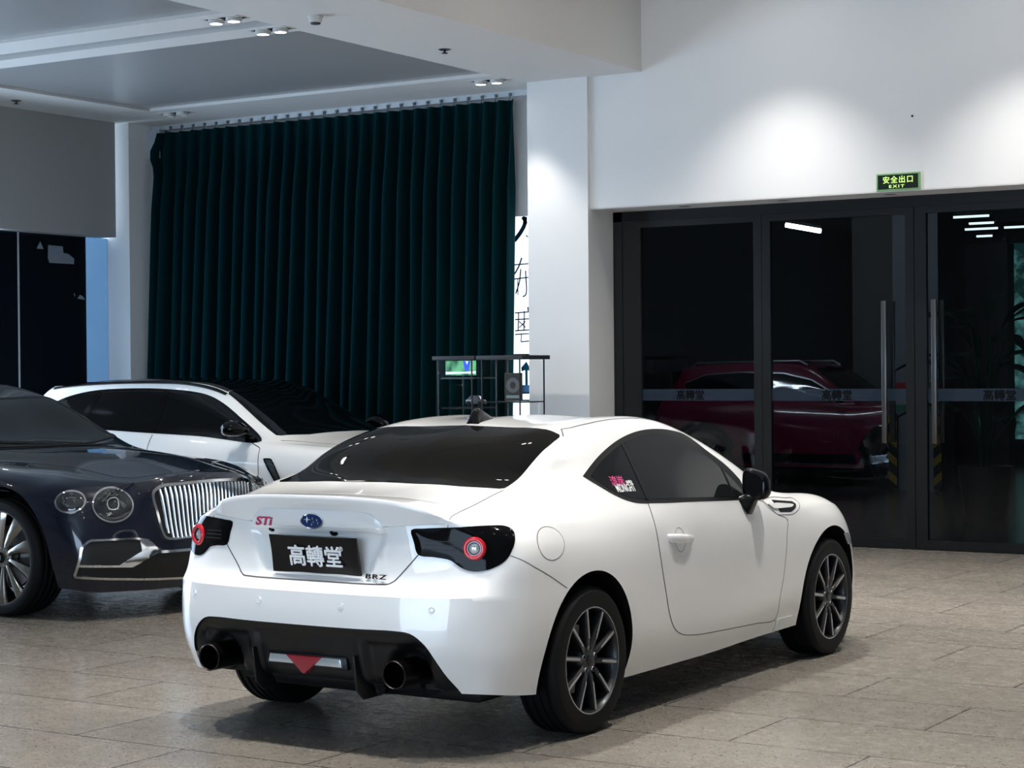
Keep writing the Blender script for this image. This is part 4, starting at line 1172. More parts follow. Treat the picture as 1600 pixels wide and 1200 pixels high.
def lux_lamps(sg):
    for (x, y, z, ru, r, nm, dd) in ((.732, .678, .716, .129, .104, 'headlamp', (-.90, -.43)), (.572, .878, .742, .094, .064, 'outer_headlamp', (-.52, -.85))):
        dz = Vector((dd[0], sg * dd[1], 0))
        c, n = LUX.hit((x, sg * y, z), dz)
        d, u, v = frame_for(dz)
        ring = [tuple(Vector((0, 0, z)) + Vector((c.x, c.y, 0)) + u * (ru * cos(a)) + Vector((0, 0, 1)) * (r * sin(a))) for a in np.linspace(0, 2 * pi, 56, endpoint=False)]
        o = patch(LUX, ring, dz, .004, .012, M_LAMPGLASS, nm, lux, thick=.01, bulge=.012)
        strip(LUX, ring, dz, .010, .010, M_CHROME, 'lamp_ring', o, closed=True, thick=.012)
        if r > .08:
            loop = [tuple(Vector(c) + u * (a * .030) + Vector((0, 0, 1)) * (b * .036 + .004)) for a, b in ((-1, -.8), (-1, 1), (1, 1), (1, -.8))]
            strip(LUX, [tuple(p) for p in closed_curve(loop, 40)], dz, .007, .0185, M_CLEAR, 'lamp_element', o, closed=True, thick=.006)
            rnd = random.Random(5)
        else: rnd = random.Random(8)
        for k in range(14):
            a = rnd.uniform(0, 2 * pi); q = r * rnd.uniform(.35, .85); b = a + rnd.uniform(.2, .7)
            p0 = Vector(c) + u * (q * cos(a)) + Vector((0, 0, q * sin(a))); p1 = Vector(c) + u * (q * .8 * cos(b)) + Vector((0, 0, q * .8 * sin(b)))
            strip(LUX, [tuple(p0), tuple(p1)], dz, .007, .0172, M_CRYSTAL, 'lamp_facet', o, thick=.003)
M_LAMPGLASS = mat('headlamp_glass', (.022, .025, .028), .05, coat=1.0)
M_CRYSTAL = mat('lamp_crystal', (.16, .18, .19), .12, metal=.6, coat=1)
both(lux_lamps)
def lux_intake(sg):
    dz = Vector((-.86, -sg * .51, 0))
    P3 = lambda pts: [(x, sg * y, z) for x, y, z in pts]
    A = [(.614, .882, .285), (.665, .887, .40), (.682, .888, .468), (.708, .848, .506), (.837, .569, .503), (.865, .503, .486), (.88, .46, .415), (.921, .262, .404), (.93, .0, .40), (.90, 0, .228), (.898, .155, .230), (.859, .456, .245), (.76, .72, .265)]
    o = patch(LUX, P3(A), dz, .003, .02, M_MESHD, 'front_intake', lux, thick=.01)
    strip(LUX, P3(A[9:] + A[:6]), dz, .014, .012, M_CHROME, 'intake_trim', o, thick=.012)
    strip(LUX, P3([(.655, .886, .355), (.74, .75, .345), (.829, .618, .335)]), dz, .013, .013, M_CHROME, 'intake_trim', o, thick=.01)
    strip(LUX, P3([(.829, .618, .335), (.86, .52, .385), (.88, .46, .412), (.92, .10, .408)]), dz, .017, .013, M_CHROME, 'intake_trim', o, thick=.01)
    B = [(.84, .56, .498), (.87, .49, .480), (.885, .44, .425), (.83, .60, .340), (.80, .70, .345), (.845, .55, .425)]
    patch(LUX, P3(B), dz, .016, .015, M_CHROME, 'intake_blade', o, thick=.012)
both(lux_intake)
WSL = [(-1.30, 0, 1.40), (-1.30, .35, 1.40), (-1.285, .60, 1.345), (-1.0, .67, 1.22), (-.735, .72, 1.085), (-.66, .45, 1.06), (-.63, 0, 1.06)]
ws = patch(LUX, WSL + flip(WSL[1:-1])[::-1], (-.5, 0, -.86), .003, .04, M_LUXGLASS, 'windscreen', lux)
strip(LUX, WSL + flip(WSL[1:-1])[::-1], (-.5, 0, -.86), .030, .0045, M_TRIM, 'windscreen_seal', ws, closed=True)
strip(LUX, [(-.60, -.60, 1.03), (-.58, 0, 1.05), (-.60, .60, 1.03)], (-.2, 0, -.97), .03, .004, M_TRIM, 'cowl', lux)
strip(LUX, [(-.66, .35, 1.06), (-.70, .0, 1.08), (-.78, -.35, 1.10)], (-.5, 0, -.86), .018, .012, M_TRIM, 'wiper', lux)
def lux_lines(sg):
    strip(LUX, [(-.62, sg * .80, 0), (-.2, sg * .70, 0), (.1, sg * .63, 0), (.45, sg * .575, 0), (.62, sg * .545, 0), (.71, sg * .47, 0), (.76, sg * .34, 0), (.79, sg * .18, 0), (.80, 0, 0)], (0, 0, -1), .006, .001, M_GAP, 'bonnet_gap', lux)
    V, F = [], []
    sw = [(-2.95, 1.06), (-2.6, 1.30), (-2.1, 1.385), (-1.65, 1.375), (-1.2, 1.24), (-.88, 1.06), (-.90, 1.01), (-2.0, 1.035), (-2.9, 1.03)]
    patch(LUX, [(x, 0, z) for x, z in sw], (0, -sg, 0), .003, .05, M_LUXGLASS, 'side_window', lux)
    strip(LUX, [(.10, 0, .80), (-.3, 0, .82), (-1.5, 0, .85), (-2.8, 0, .86)], (0, -sg, 0), .006, .001, M_NAVY, 'flank_line', lux)
    door = [(-.80, .955), (-.62, .70), (-.60, .35), (-.75, .28), (-1.75, .28), (-1.80, .5), (-1.80, .97)]
    strip(LUX, [(x, 0, z) for x, z in door], (0, -sg, 0), .005, .001, M_GAP, 'door_gap', lux)
    g = G().ball((-1.12, sg * 1.02, 1.03), .06, .09, .06, 20, 12); m = g.mk('wing_mirror', M_NAVY, lux, smooth=True)
    G().box(-1.15, -1.10, min(sg * .86, sg * 1.0), max(sg * .86, sg * 1.0), .985, 1.005).mk('mirror_arm', M_TRIM, m)
both(lux_lines)
# winged emblem on the bonnet nose
def winged_emblem():
    c, n = LUX.hit((.80, 0, 1.2), (0, 0, -1))
    o = G().lathe([(0, .006), (.014, .005), (.018, .0)], 'z', 28, (c.x, 0, c.z)).mk('bonnet_emblem', M_CHROME, lux, smooth=True)
    for sg in (-1, 1):
        for k in range(3):
            yy = np.linspace(.014, .062 - .010 * k, 6)
            strip(LUX, [(c.x + .004 - .009 * k - .12 * (y - .014), sg * y, 0) for y in yy], (0, 0, -1), .006, .004, M_CHROME, 'emblem_wing', o, thick=.004)
winged_emblem()
def turbine_wheel(parent, x, y, sg, R=.375, rim=.290, Wd=.27):
    w = link('wheel', None, parent, (x, y, R))
    tyre_mesh(R, Wd, rim).mk('tyre', M_RUBBER, w, smooth=True, sharp=28)
    f = sg * (Wd / 2 - .012)
    G().lathe([(rim + .016, f), (rim + .014, f + sg * .007), (rim + .006, f + sg * .008), (rim, f), (rim - .006, f - sg * .03), (rim - .016, f - sg * .12), (rim - .01, f - sg * .22)], 'y', 72).mk('rim', M_ALLOY, w, smooth=True, sharp=40)
    for k in range(10):
        a = 2 * pi * k / 10 + .1
        m_ = Matrix.Rotation(-a, 4, 'Y'); V = []
        prof = ((.045, .014, .014, 0, .018), (.10, .019, .019, .0, .008), (.17, .032, .030, .010, .002), (.235, .046, .040, .024, .000), (rim - .001, .058, .046, .036, .000))
        for r, w0, w1, sh, dp in prof:
            V += [(sh - w0, f - sg * (dp + .03), r), (sh - w0 * .8, f - sg * (dp + .002), r), (sh + w1 * .2, f - sg * dp, r), (sh + w1, f - sg * (dp + .022), r)]
        F = [(4 * q + i, 4 * q + (i + 1) % 4, 4 * q + 4 + (i + 1) % 4, 4 * q + 4 + i) for q in range(4) for i in range(4)] + [(0, 1, 2, 3), (16, 17, 18, 19)]
        G().add(V, F).xf(m_).mk('spoke', M_ALLOY, w, bev=.002)
    G().lathe([(0, f - sg * .012), (.06, f - sg * .012), (.072, f - sg * .03), (.072, f - sg * .09)], 'y', 40).mk('hub', M_ALLOY, w, smooth=True)
    cap = G().lathe([(0, f - sg * .002), (.030, f - sg * .003), (.036, f - sg * .012)], 'y', 32).mk('centre_cap', M_BLACK, w, smooth=True)
    T, F = text_geo('B', .040, .002, bold=.001)
    mk('cap_letter', place(T, (0, f - sg * .0005, 0), (-sg * -1 if sg < 0 else -1, 0, 0), (0, 0, 1), (0, sg, 0)), F, M_STEEL, cap)
    for k in range(5):
        a = 2 * pi * k / 5
        G().lathe([(.010, f - sg * .03), (.012, f - sg * .009), (.015, f - sg * .012)], 'y', 12, (.054 * cos(a), 0, .054 * sin(a))).mk('lug_nut', M_DISC, w, smooth=True)
    G().lathe([(.07, f - sg * .10), (.20, f - sg * .10), (.20, f - sg * .13), (.07, f - sg * .13)], 'y', 48, closed=True).mk('brake_disc', M_DISC, w, smooth=True, sharp=30)
for x in (0, -3.194):
    for sg in (-1, 1): turbine_wheel(lux, x, sg * .835, sg)
G().box(-3.9, .62, -.66, .66, .17, .30).mk('underbody', M_TRIM, lux, bev=.03)
# ------------------------------------------------------------------ white estate car and the red off-roader behind the glass
def wagon_shape(w=1.0, zs=1.0, xs=1.0, hood=0.0, roof=0.0, tail=0.0):
    base = [
     [(-3.60, .78, .30), (-3.66, .82, .42), (-3.68, .82, .6), (-3.66, .81, .8), (-3.60, .79, .95), (-3.52, .74, 1.08), (-3.42, .66, 1.22), (-3.36, .60, 1.33), (-3.34, .52, 1.40), (-3.35, .3, 1.42), (-3.36, 0, 1.43)],
     sec(-3.2, (.82, .25), (.90, .4), (.93, .6), (.93, .78), (.90, .93), (.83, 1.05), (.785, 1.12), (.70, 1.26), (.60, 1.385), (.33, 1.43), (0, 1.44)),
     sec(-2.8, (.83, .23), (.90, .38), (.935, .58), (.935, .77), (.91, .92), (.83, 1.035), (.795, 1.08), (.70, 1.27), (.60, 1.42), (.33, 1.455), (0, 1.465)),
     sec(-2.3, (.84, .22), (.90, .36), (.92, .55), (.92, .75), (.89, .90), (.82, 1.02), (.79, 1.05), (.70, 1.27), (.60, 1.435), (.33, 1.472), (0, 1.482)),
     sec(-1.8, (.84, .22), (.90, .36), (.92, .55), (.92, .74), (.89, .89), (.82, 1.0), (.79, 1.035), (.69, 1.27), (.60, 1.43), (.33, 1.47), (0, 1.482)),
     sec(-1.35, (.84, .22), (.90, .36), (.92, .55), (.92, .74), (.89, .88), (.82, .985), (.79, 1.015), (.71, 1.20), (.615, 1.365), (.36, 1.41), (0, 1.425)),
     sec(-.95, (.84, .22), (.90, .36), (.92, .55), (.92, .73), (.89, .87), (.82, .965), (.79, .99), (.75, 1.085), (.675, 1.18), (.4, 1.225), (0, 1.245)),
     sec(-.55, (.84, .22), (.90, .37), (.925, .55), (.925, .73), (.895, .86), (.83, .95), (.80, .965), (.76, .98), (.69, 1.005), (.42, 1.04), (0, 1.06)),
     sec(-.2, (.84, .22), (.905, .38), (.935, .56), (.935, .73), (.90, .85), (.84, .925), (.80, .94), (.74, .95), (.65, .96), (.4, .985), (0, 1.0)),
     sec(.25, (.83, .22), (.90, .37), (.93, .54), (.925, .70), (.885, .81), (.82, .88), (.77, .90), (.70, .91), (.6, .92), (.35, .935), (0, .95)),
     [(.60, .74, .18), (.62, .80, .32), (.62, .81, .5), (.60, .80, .63), (.58, .77, .73), (.58, .70, .80), (.62, .61, .825), (.66, .52, .835), (.70, .40, .84), (.735, .2, .85), (.75, 0, .85)]]
    def tf(p):
        x, y, z = p
        k = sstep(1.0, 1.45, z); hk = sstep(-.6, -.1, x) * sstep(.55, .9, z); t = sstep(-2.9, -3.4, x) * sstep(.95, 1.3, z)
        return (x * xs - tail * float(t), y * w, z * zs + roof * float(k) + hood * float(hk))
    S = [[tf(p) for p in s] for s in base]
    l, m = S[0], S[-1]
    R = facecap([[((l[j][0]) - a * .05 * (1 if j < 4 else .8), y * w, l[j][2]) for j in range(5)] for a, y in ((.4, .64), (.75, .49), (.9, .34), (1, .17), (1.05, 0))], l, 6)
    Fr = facecap([[(m[j][0] + a, y * w, m[j][2]) for j in range(5)] for a, y in ((.07, .64), (.12, .5), (.15, .36), (.175, .18), (.18, 0))], m, 6)
    return CarBody(S, R, Fr, 5, [4, 4, 4, 4, 4] + [7] * 5, [6, 7, 8, 8, 8, 8, 8, 8, 10, 8], 7)
WAG = wagon_shape()
wag = thing('estate_car', 'white estate car with black roof and windows parked behind the navy saloon', 'car', (-9.10, 12.77, 0), 0)
body_mesh('body', WAG, [M_WHITE, M_TRIM], wag, [(0, .345), (-2.86, .345)], .405, .62, black_from=.86)
M_WAGGLASS = mat('estate_glass', (.0025, .003, .0035), .04, spec=.4)
def wagon_side(B, parent, glass, trim, white, sg, vent=True, mirror=M_BLACK):
    d = (0, -sg, 0)
    sw = closed_curve([(-.735, .985), (-.80, 1.035), (-1.0, 1.15), (-1.25, 1.28), (-1.45, 1.345), (-1.8, 1.383), (-2.3, 1.392), (-2.75, 1.368), (-3.05, 1.30), (-3.20, 1.215), (-3.10, 1.16), (-2.7, 1.085), (-2.2, 1.055), (-1.4, 1.025)], 90)
    gl = patch(B, [(x, 0, z) for x, z in sw], d, .003, .05, glass, 'side_window', parent)
    strip(B, [(x, 0, z) for x, z in sw], d, .022, .0045, trim, 'window_trim', gl, closed=True)
    for a, b in (((-1.86, 1.385), (-1.90, 1.035)), ((-2.62, 1.375), (-2.75, 1.09))):
        strip(B, [(a[0], 0, a[1]), (b[0], 0, b[1])], d, .06, .005, M_BLACK, 'window_pillar', gl)
    dl = [(-.80, .965), (-.69, .93), (-.655, .75), (-.655, .45), (-.70, .33), (-1.75, .32), (-1.84, .5), (-1.88, 1.02)]
    strip(B, [(x, 0, z) for x, z in dl], d, .006, .0012, M_GAP, 'door_gap', parent)
    strip(B, [(-1.75, 0, .32), (-2.35, 0, .34), (-2.50, 0, .55), (-2.75, 0, .8), (-2.80, 0, 1.05)], d, .006, .0012, M_GAP, 'door_gap', parent)
    if vent:
        vp = [(-.615, .845), (-.54, .845), (-.49, .79), (-.43, .70), (-.42, .668), (-.47, .665), (-.53, .74)]
        v = patch(B, [(x, 0, z) for x, z in vp], d, .003, .02, M_TRIM, 'fender_vent', parent)
        strip(B, [(x, 0, z) for x, z in vp], d, .010, .006, M_BLACK, 'vent_surround', v, closed=True)
        for q in range(3): strip(B, [(-.575 + .035 * q, 0, .815 - .045 * q), (-.515 + .035 * q, 0, .805 - .045 * q)], d, .006, .005, M_GUN, 'vent_slat', v)
    if mirror:
        g = G()
        prof = [(-.93, .905, 1.075, .02, .03), (-.91, .99, 1.085, .085, .055), (-.86, 1.00, 1.088, .105, .064), (-.80, .995, 1.083, .095, .055), (-.755, .97, 1.07, .06, .03), (-.74, .95, 1.06, .02, .01)]
        n = 20; V = []
        for x, y, z, ry, rz in prof:
            for a in np.linspace(0, 2 * pi, n, endpoint=False): V.append((x, sg * (y + ry * cos(a)), z + rz * np.sign(sin(a)) * abs(sin(a)) ** .7))
        F = [(k * n + q, k * n + (q + 1) % n, (k + 1) * n + (q + 1) % n, (k + 1) * n + q) for k in range(5) for q in range(n)] + [tuple(range(n)), tuple(range(5 * n, 6 * n))]
        m = mk('wing_mirror', V, F, mirror, parent, smooth=True, sharp=60)
        st_ = G().add([(x, sg * y, z) for x, y, z in ((-.90, .79, 1.03), (-.78, .79, 1.01), (-.80, .93, 1.05), (-.88, .93, 1.06), (-.90, .79, .995), (-.78, .79, .985), (-.80, .93, 1.03), (-.88, .93, 1.04))], [(0, 1, 2, 3), (4, 5, 6, 7), (0, 1, 5, 4), (1, 2, 6, 5), (2, 3, 7, 6), (3, 0, 4, 7)])
        st_.mk('mirror_arm', M_BLACK, m)
for sg in (-1, 1): wagon_side(WAG, wag, M_WAGGLASS, M_BLACK, M_WHITE, sg)
WSW = [(-1.30, 0, 1.42), (-1.29, .35, 1.405), (-1.27, .575, 1.355), (-.95, .645, 1.20), (-.62, .715, 1.02), (-.50, .45, 1.04), (-.46, 0, 1.05)]
patch(WAG, WSW + flip(WSW[1:-1])[::-1], (-.5, 0, -.86), .003, .05, M_WAGGLASS, 'windscreen', wag)
RF = [(-1.27, -.56, 0), (-1.30, 0, 0), (-1.27, .56, 0), (-1.8, .545, 0), (-3.2, .52, 0), (-3.33, .48, 0), (-3.34, 0, 0), (-3.33, -.48, 0), (-3.2, -.52, 0), (-1.8, -.545, 0)]
rf = patch(WAG, RF, (0, 0, -1), .006, .03, M_BLACK, 'black_roof', wag)
def wag_top(sg):
    strip(WAG, [(-1.25, sg * .595, 0), (-1.8, sg * .575, 0), (-2.6, sg * .575, 0), (-3.25, sg * .56, 0)], (0, 0, -1), .022, .010, M_BLACK, 'roof_rail', wag, thick=.014)
    strip(WAG, [(-.56, sg * .75, 0), (-.40, sg * .665, 0), (0, sg * .60, 0), (.4, sg * .52, 0), (.60, sg * .42, 0), (.66, 0, 0)], (0, 0, -1), .006, .001, M_GAP, 'bonnet_gap', wag)
both(wag_top)
G().box(-.06, .06, -.02, .02, 0, .02).xf(Matrix.Translation((-2.45, -.45, 1.462))).mk('roof_pod', M_BLACK, wag, bev=.006)
def plain_wheel(parent, x, y, sg, R, rim, Wd, spoke_m, nsp=5, rim_m=None):
    w = link('wheel', None, parent, (x, y, R))
    tyre_mesh(R, Wd, rim, seg=64).mk('tyre', M_RUBBER, w, smooth=True, sharp=28)
    f = sg * (Wd / 2 - .012)
    G().lathe([(rim + .014, f), (rim + .010, f + sg * .007), (rim, f), (rim - .012, f - sg * .10), (rim - .01, f - sg * .18)], 'y', 56).mk('rim', rim_m or spoke_m, w, smooth=True, sharp=40)
    for k in range(nsp):
        for e in (-.13, .13):
            m_ = Matrix.Rotation(-(2 * pi * k / nsp + e + .3), 4, 'Y'); V = []
            for r, wd, dp in ((.04, .014, .03), (.12, .012, .012), (rim, .017, .002)):
                V += [(-wd, f - sg * (dp + .03), r), (-wd * .8, f - sg * dp, r), (wd * .8, f - sg * dp, r), (wd, f - sg * (dp + .03), r)]
            F = [(4 * q + i, 4 * q + (i + 1) % 4, 4 * q + 4 + (i + 1) % 4, 4 * q + 4 + i) for q in range(2) for i in range(4)] + [(0, 1, 2, 3), (8, 9, 10, 11)]
            G().add(V, F).xf(m_).mk('spoke', spoke_m, w)
    G().lathe([(0, f - sg * .01), (.045, f - sg * .012), (.06, f - sg * .03), (.06, f - sg * .1)], 'y', 32).mk('hub', spoke_m, w, smooth=True)
    G().lathe([(.07, f - sg * .09), (.16, f - sg * .09), (.16, f - sg * .12), (.07, f - sg * .12)], 'y', 40, closed=True).mk('brake_disc', M_DISC, w, smooth=True, sharp=30)
for x in (0, -2.86):
    for sg in (-1, 1): plain_wheel(wag, x, sg * .79, sg, .345, .25, .25, M_GUN)
G().box(-3.5, .55, -.62, .62, .17, .30).mk('underbody', M_TRIM, wag, bev=.03)
for sg in (-1, 1):
    patch(WAG, [(.60, sg * .60, .70), (.68, sg * .50, .69), (.70, sg * .44, .73), (.62, sg * .60, .77)], (-.8, -sg * .5, 0), .003, .02, M_LAMPGLASS if 'M_LAMPGLASS' in globals() else M_CLEAR, 'headlamp', wag)
    patch(WAG, [(0, sg * .05, .45), (0, sg * .05, .72), (0, sg * .20, .74), (0, sg * .22, .50)], (-1, 0, 0), .003, .03, M_BLACK, 'kidney_grille', wag)

# ---- red off-roader in the dark garage
M_REDPAINT = mat('red_paint', (.15, .008, .036), .3, coat=1.0)
RED = wagon_shape(w=.98, zs=1.08, xs=.93, roof=.02, hood=.05)
red = thing('red_off_roader', 'dark red off-roader with roof rails parked in the garage behind the glass doors', 'car', (-8.62, 23.80, 0), 0)
body_mesh('body', RED, [M_REDPAINT, M_TRIM], red, [(0, .35), (-2.66, .35)], .43, .60, black_from=.86)
def red_side(sg):
    d = (0, -sg, 0)
    sw = [(-.70, 1.07), (-.95, 1.24), (-1.2, 1.37), (-1.6, 1.455), (-2.2, 1.47), (-2.7, 1.44), (-3.0, 1.33), (-2.95, 1.20), (-2.4, 1.15), (-1.4, 1.11)]
    gl = patch(RED, [(x, 0, z) for x, z in sw], d, .003, .05, M_WAGGLASS, 'side_window', red)
    strip(RED, [(x, 0, z) for x, z in sw[1:7]], d, .018, .006, M_STEEL, 'window_brightwork', gl)
    for cx in (0, -2.66):
        arc = [(cx + .455 * cos(a), 0, .35 + .455 * sin(a)) for a in np.linspace(.25, pi - .25, 24)]
        strip(RED, arc, d, .055, .012, M_TRIM, 'arch_flare', red, thick=.015)
    strip(RED, [(-.52, 0, .36), (-2.1, 0, .36)], d, .12, .012, M_TRIM, 'sill_cladding', red, thick=.015)
    for p in ([(-.70, 1.0), (-.60, .8), (-.58, .42)], [(-1.68, 1.1), (-1.66, .42)], [(-2.45, 1.1), (-2.38, .8), (-2.2, .5)]):
        strip(RED, [(x, 0, z) for x, z in p], d, .006, .001, M_GAP, 'door_gap', red)
    G().tube([(-1.3, sg * .56, 1.56), (-1.4, sg * .56, 1.615), (-2.9, sg * .55, 1.60), (-3.0, sg * .55, 1.54)], .016, 8).mk('roof_rail', M_STEEL, red, smooth=True)
    g = G().ball((-.80, sg * 1.0, 1.14), .07, .10, .075, 16, 10).mk('wing_mirror', M_REDPAINT, red, smooth=True)
    patch(RED, [(-3.38, sg * .79, 1.02), (-3.30, sg * .82, 1.02), (-3.34, sg * .82, 1.16), (-3.40, sg * .77, 1.16)], d, .004, .02, M_RED, 'tail_lamp', red)
    patch(RED, [(.50, sg * .74, .78), (.40, sg * .80, .80), (.42, sg * .80, .90), (.52, sg * .72, .88)], (-.3, -sg, 0), .004, .02, M_CLEAR, 'headlamp', red)
    for x in (-1.0, -1.95): strip(RED, [(x, 0, .96), (x - .16, 0, .965)], d, .028, .02, M_REDPAINT, 'door_handle', red, thick=.02)
both(red_side)
patch(RED, [(x * .93, y * .98, z * 1.08 + .02) for x, y, z in WSW + flip(WSW[1:-1])[::-1]], (-.5, 0, -.86), .003, .06, M_WAGGLASS, 'windscreen', red)
for x in (0, -2.66):
    for sg in (-1, 1): plain_wheel(red, x, sg * .775, sg, .35, .245, .235, M_STEEL, 5, M_TRIM)
G().box(-3.2, .5, -.6, .6, .2, .36).mk('underbody', M_TRIM, red, bev=.03)
# ------------------------------------------------------------------ curtain and its track
def curtain():
    r = thing('velvet_curtain', 'floor-length dark teal velvet curtain hanging in pleats on a white track', 'curtain', (0, 0, 0))
    m = mat('teal_velvet', (.0008, .0165, .020), .9, sheen=.10, spec=.04)
    m.node_tree.nodes['Principled BSDF'].inputs['Sheen Tint'].default_value = (.15, .6, .65, 1)
    x0t, x1t = -13.80, -9.385
    rnd = random.Random(3); npl = 28
    NX, NZ = npl * 16, 44
    ph = [rnd.uniform(-.5, .5) for _ in range(npl + 2)]; am = [rnd.uniform(.7, 1.25) for _ in range(npl + 2)]; dr = [rnd.uniform(-1, 1) for _ in range(npl + 2)]
    V = []
    for j in range(NZ + 1):
        t = j / NZ; z = 4.055 * (1 - t) + .02 * t
        for i in range(NX + 1):
            s = i / NX
            k = s * npl; a = int(min(k, npl - 1)); f = k - a
            amp = (am[a] * (1 - f) + am[a + 1] * f); sh = (ph[a] * (1 - f) + ph[a + 1] * f); de = dr[a] * (1 - f) + dr[a + 1] * f
            left = x0t - .21 * t
            x = left + (x1t - .05 * t - left) * s - .085 * math.exp(-((t - .055) / .03) ** 2) * (1 - s) ** 30
            c = cos(pi * (k + .22 * t * sh)) ** 2
            w = 2 * c ** 1.7 - 1
            grow = .35 + .65 * min(1, t * 5)
            y = 15.185 - .085 * amp * grow * w + .012 * t * sin(2 * pi * k * .37 + 2)
            x += de * .05 * t + .020 * amp * grow * sin(2 * pi * (k + .22 * t * sh) * 2) * .7 - .05 * t * sin(pi * s)
            V.append((x, y, z))
    F = [(j * (NX + 1) + i, j * (NX + 1) + i + 1, (j + 1) * (NX + 1) + i + 1, (j + 1) * (NX + 1) + i) for j in range(NZ) for i in range(NX)]
    o = mk('drape', V, F, m, r, smooth=True, sharp=180)
    tr = G().box(-13.985, -9.095, 15.265, 15.30, ZL - .055, ZL).mk('curtain_track', mat('track_white', (.62, .66, .70), .4), r, bev=.003)
    gl = mat('glider_grey', (.12, .14, .16), .5)
    for k in range(28):
        x = x0t + .02 + (x1t - x0t - .04) * (k + .5) / 28
        G().box(x - .012, x + .012, 15.245, 15.268, ZL - .050, ZL - .022).tube([(x, 15.255, ZL - .04), (x, 15.235, ZL - .095)], .004, 6).mk('glider', gl, tr)
    tie = G().box(-13.99, -13.82, 15.215, 15.30, 3.80, ZL - .05).mk('side_batten', mat('batten_grey', (.42, .47, .52), .6), r)
    return r
curtain()

# ------------------------------------------------------------------ ceiling fittings
M_CANB = mat('light_box_black', (.006, .006, .006), .6)
M_LAMP = mat('lit_lamp', (1, 1, 1), .4, emit=(1, .97, .92), emit_s=14)
M_LAMPOFF = mat('unlit_lamp', (.55, .55, .54), .2, coat=1)
M_TRIMW = mat('fitting_white', (.62, .62, .61), .5)
def twin_downlight(x, y, label, lit=(True, True)):
    r = thing('twin_downlight', label, 'downlight', (x, y, ZL), 0, 'recessed twin downlights')
    g = G().box(-.178, .178, -.078, -.062, -.004, .0).box(-.178, .178, .062, .078, -.004, .0).box(-.178, -.162, -.062, .062, -.004, 0).box(.162, .178, -.062, .062, -.004, 0)
    g.mk('light_rim', M_TRIMW, r)
    G().box(-.163, .163, -.063, .063, -.001, .001).mk('light_box', M_CANB, r)
    for k, xx in enumerate((-.085, .085)):
        l = G().lathe([(.060, -.002), (.060, -.030), (.046, -.033), (.040, -.012)], 'z', 28, (xx, 0, 0)).mk('lamp_head', M_TRIMW, r, smooth=True)
        G().lathe([(0, -.020), (.041, -.020)], 'z', 28, (xx, 0, 0)).mk('lamp_lens', M_LAMP if lit[k] else M_LAMPOFF, l)
    return r
twin_downlight(-9.27, 10.925, 'twin recessed downlight in the ceiling nearest the top edge of the photo')
twin_downlight(-9.27, 11.47, 'twin recessed downlight beside the end of the long ceiling slot')
twin_downlight(-9.31, 14.61, 'twin recessed downlight in the ceiling near the white pillar')
twin_downlight(-13.07, 14.63, 'twin recessed downlight over the left end of the curtain', (False, False))
def smoke_detector():
    r = thing('smoke_detector', 'white round smoke detector on the ceiling near the downlights', 'smoke detector', (-8.656, 11.22, ZL))
    G().lathe([(.058, 0), (.058, -.012), (.052, -.016), (.048, -.045), (.038, -.050)], 'z', 32).mk('housing', M_TRIMW, r, smooth=True, sharp=40)
    G().lathe([(.038, -.050), (.036, -.060), (0, -.062)], 'z', 32).mk('sensor_cap', mat('sensor_dark', (.05, .05, .05), .5), r, smooth=True)
smoke_detector()
def sprinkler(x, y, label):
    r = thing('ceiling_sprinkler', label, 'sprinkler', (x, y, ZL))
    G().lathe([(.050, 0), (.050, -.004), (.036, -.008), (.034, -.010), (0, -.010)], 'z', 28).mk('rosette', M_HANDLE, r, smooth=True, sharp=40)
    G().lathe([(.0, -.034), (.026, -.034), (.026, -.030), (.009, -.026), (.008, -.010)], 'z', 20).mk('sprinkler_head', M_TRIM, r, smooth=True, sharp=40)
sprinkler(-8.694, 12.98, 'small round sprinkler on the ceiling near the glass wall bulkhead')
sprinkler(-13.70, 13.08, 'small round sprinkler on the ceiling above the left header')

# ------------------------------------------------------------------ glass showcases in front of the curtain
M_CASEGLASS = thin_glass('case_glass', (.93, .95, .95), 1.2)
M_CASEDARK = mat('case_metal', (.02, .022, .025), .4)
def showcase(name, x0, x1, y, label, build):
    r = thing(name, label, 'display case', (x0, y, 0))
    w, d, h = x1 - x0, .42, 1.66
    G().box(-.03, w + .03, -.02, d + .02, h - .035, h).mk('case_top', mat('case_top_grey', (.025, .028, .034), .5), r, bev=.003)
    G().box(0, w, 0, d, 0, .35).mk('case_base', M_CASEDARK, r, bev=.003)
    for px, py in ((.004, .004), (w - .018, .004), (.004, d - .018), (w - .018, d - .018)):
        G().box(px, px + .010, py, py + .010, .35, h - .035).mk('case_post', M_CASEDARK, r)
    G().box(.018, w - .018, .006, .010, .35, h - .035).mk('case_pane', M_CASEGLASS, r)
    build(r, w, d)
    return r
def scene_mat():
    m = mat('picture_on_screen', (.02, .12, .05), .3)
    n, l, b = nodes(m)
    tc = n.new('ShaderNodeTexCoord'); t = n.new('ShaderNodeTexNoise'); t.inputs['Scale'].default_value = 7; t.inputs['Detail'].default_value = 3
    mp = n.new('ShaderNodeMapping'); mp.inputs['Scale'].default_value = (1.6, 1, .8)
    l.new(tc.outputs['Object'], mp.inputs['Vector']); l.new(mp.outputs['Vector'], t.inputs['Vector'])
    r = n.new('ShaderNodeValToRGB'); e = r.color_ramp.elements
    e[0].position = .40; e[0].color = (.008, .05, .03, 1); e[1].position = .62; e[1].color = (.10, .34, .16, 1)
    l.new(t.outputs['Fac'], r.inputs['Fac']); l.new(r.outputs['Color'], b.inputs['Base Color']); l.new(r.outputs['Color'], b.inputs['Emission Color'])
    b.inputs['Emission Strength'].default_value = .8
    return m
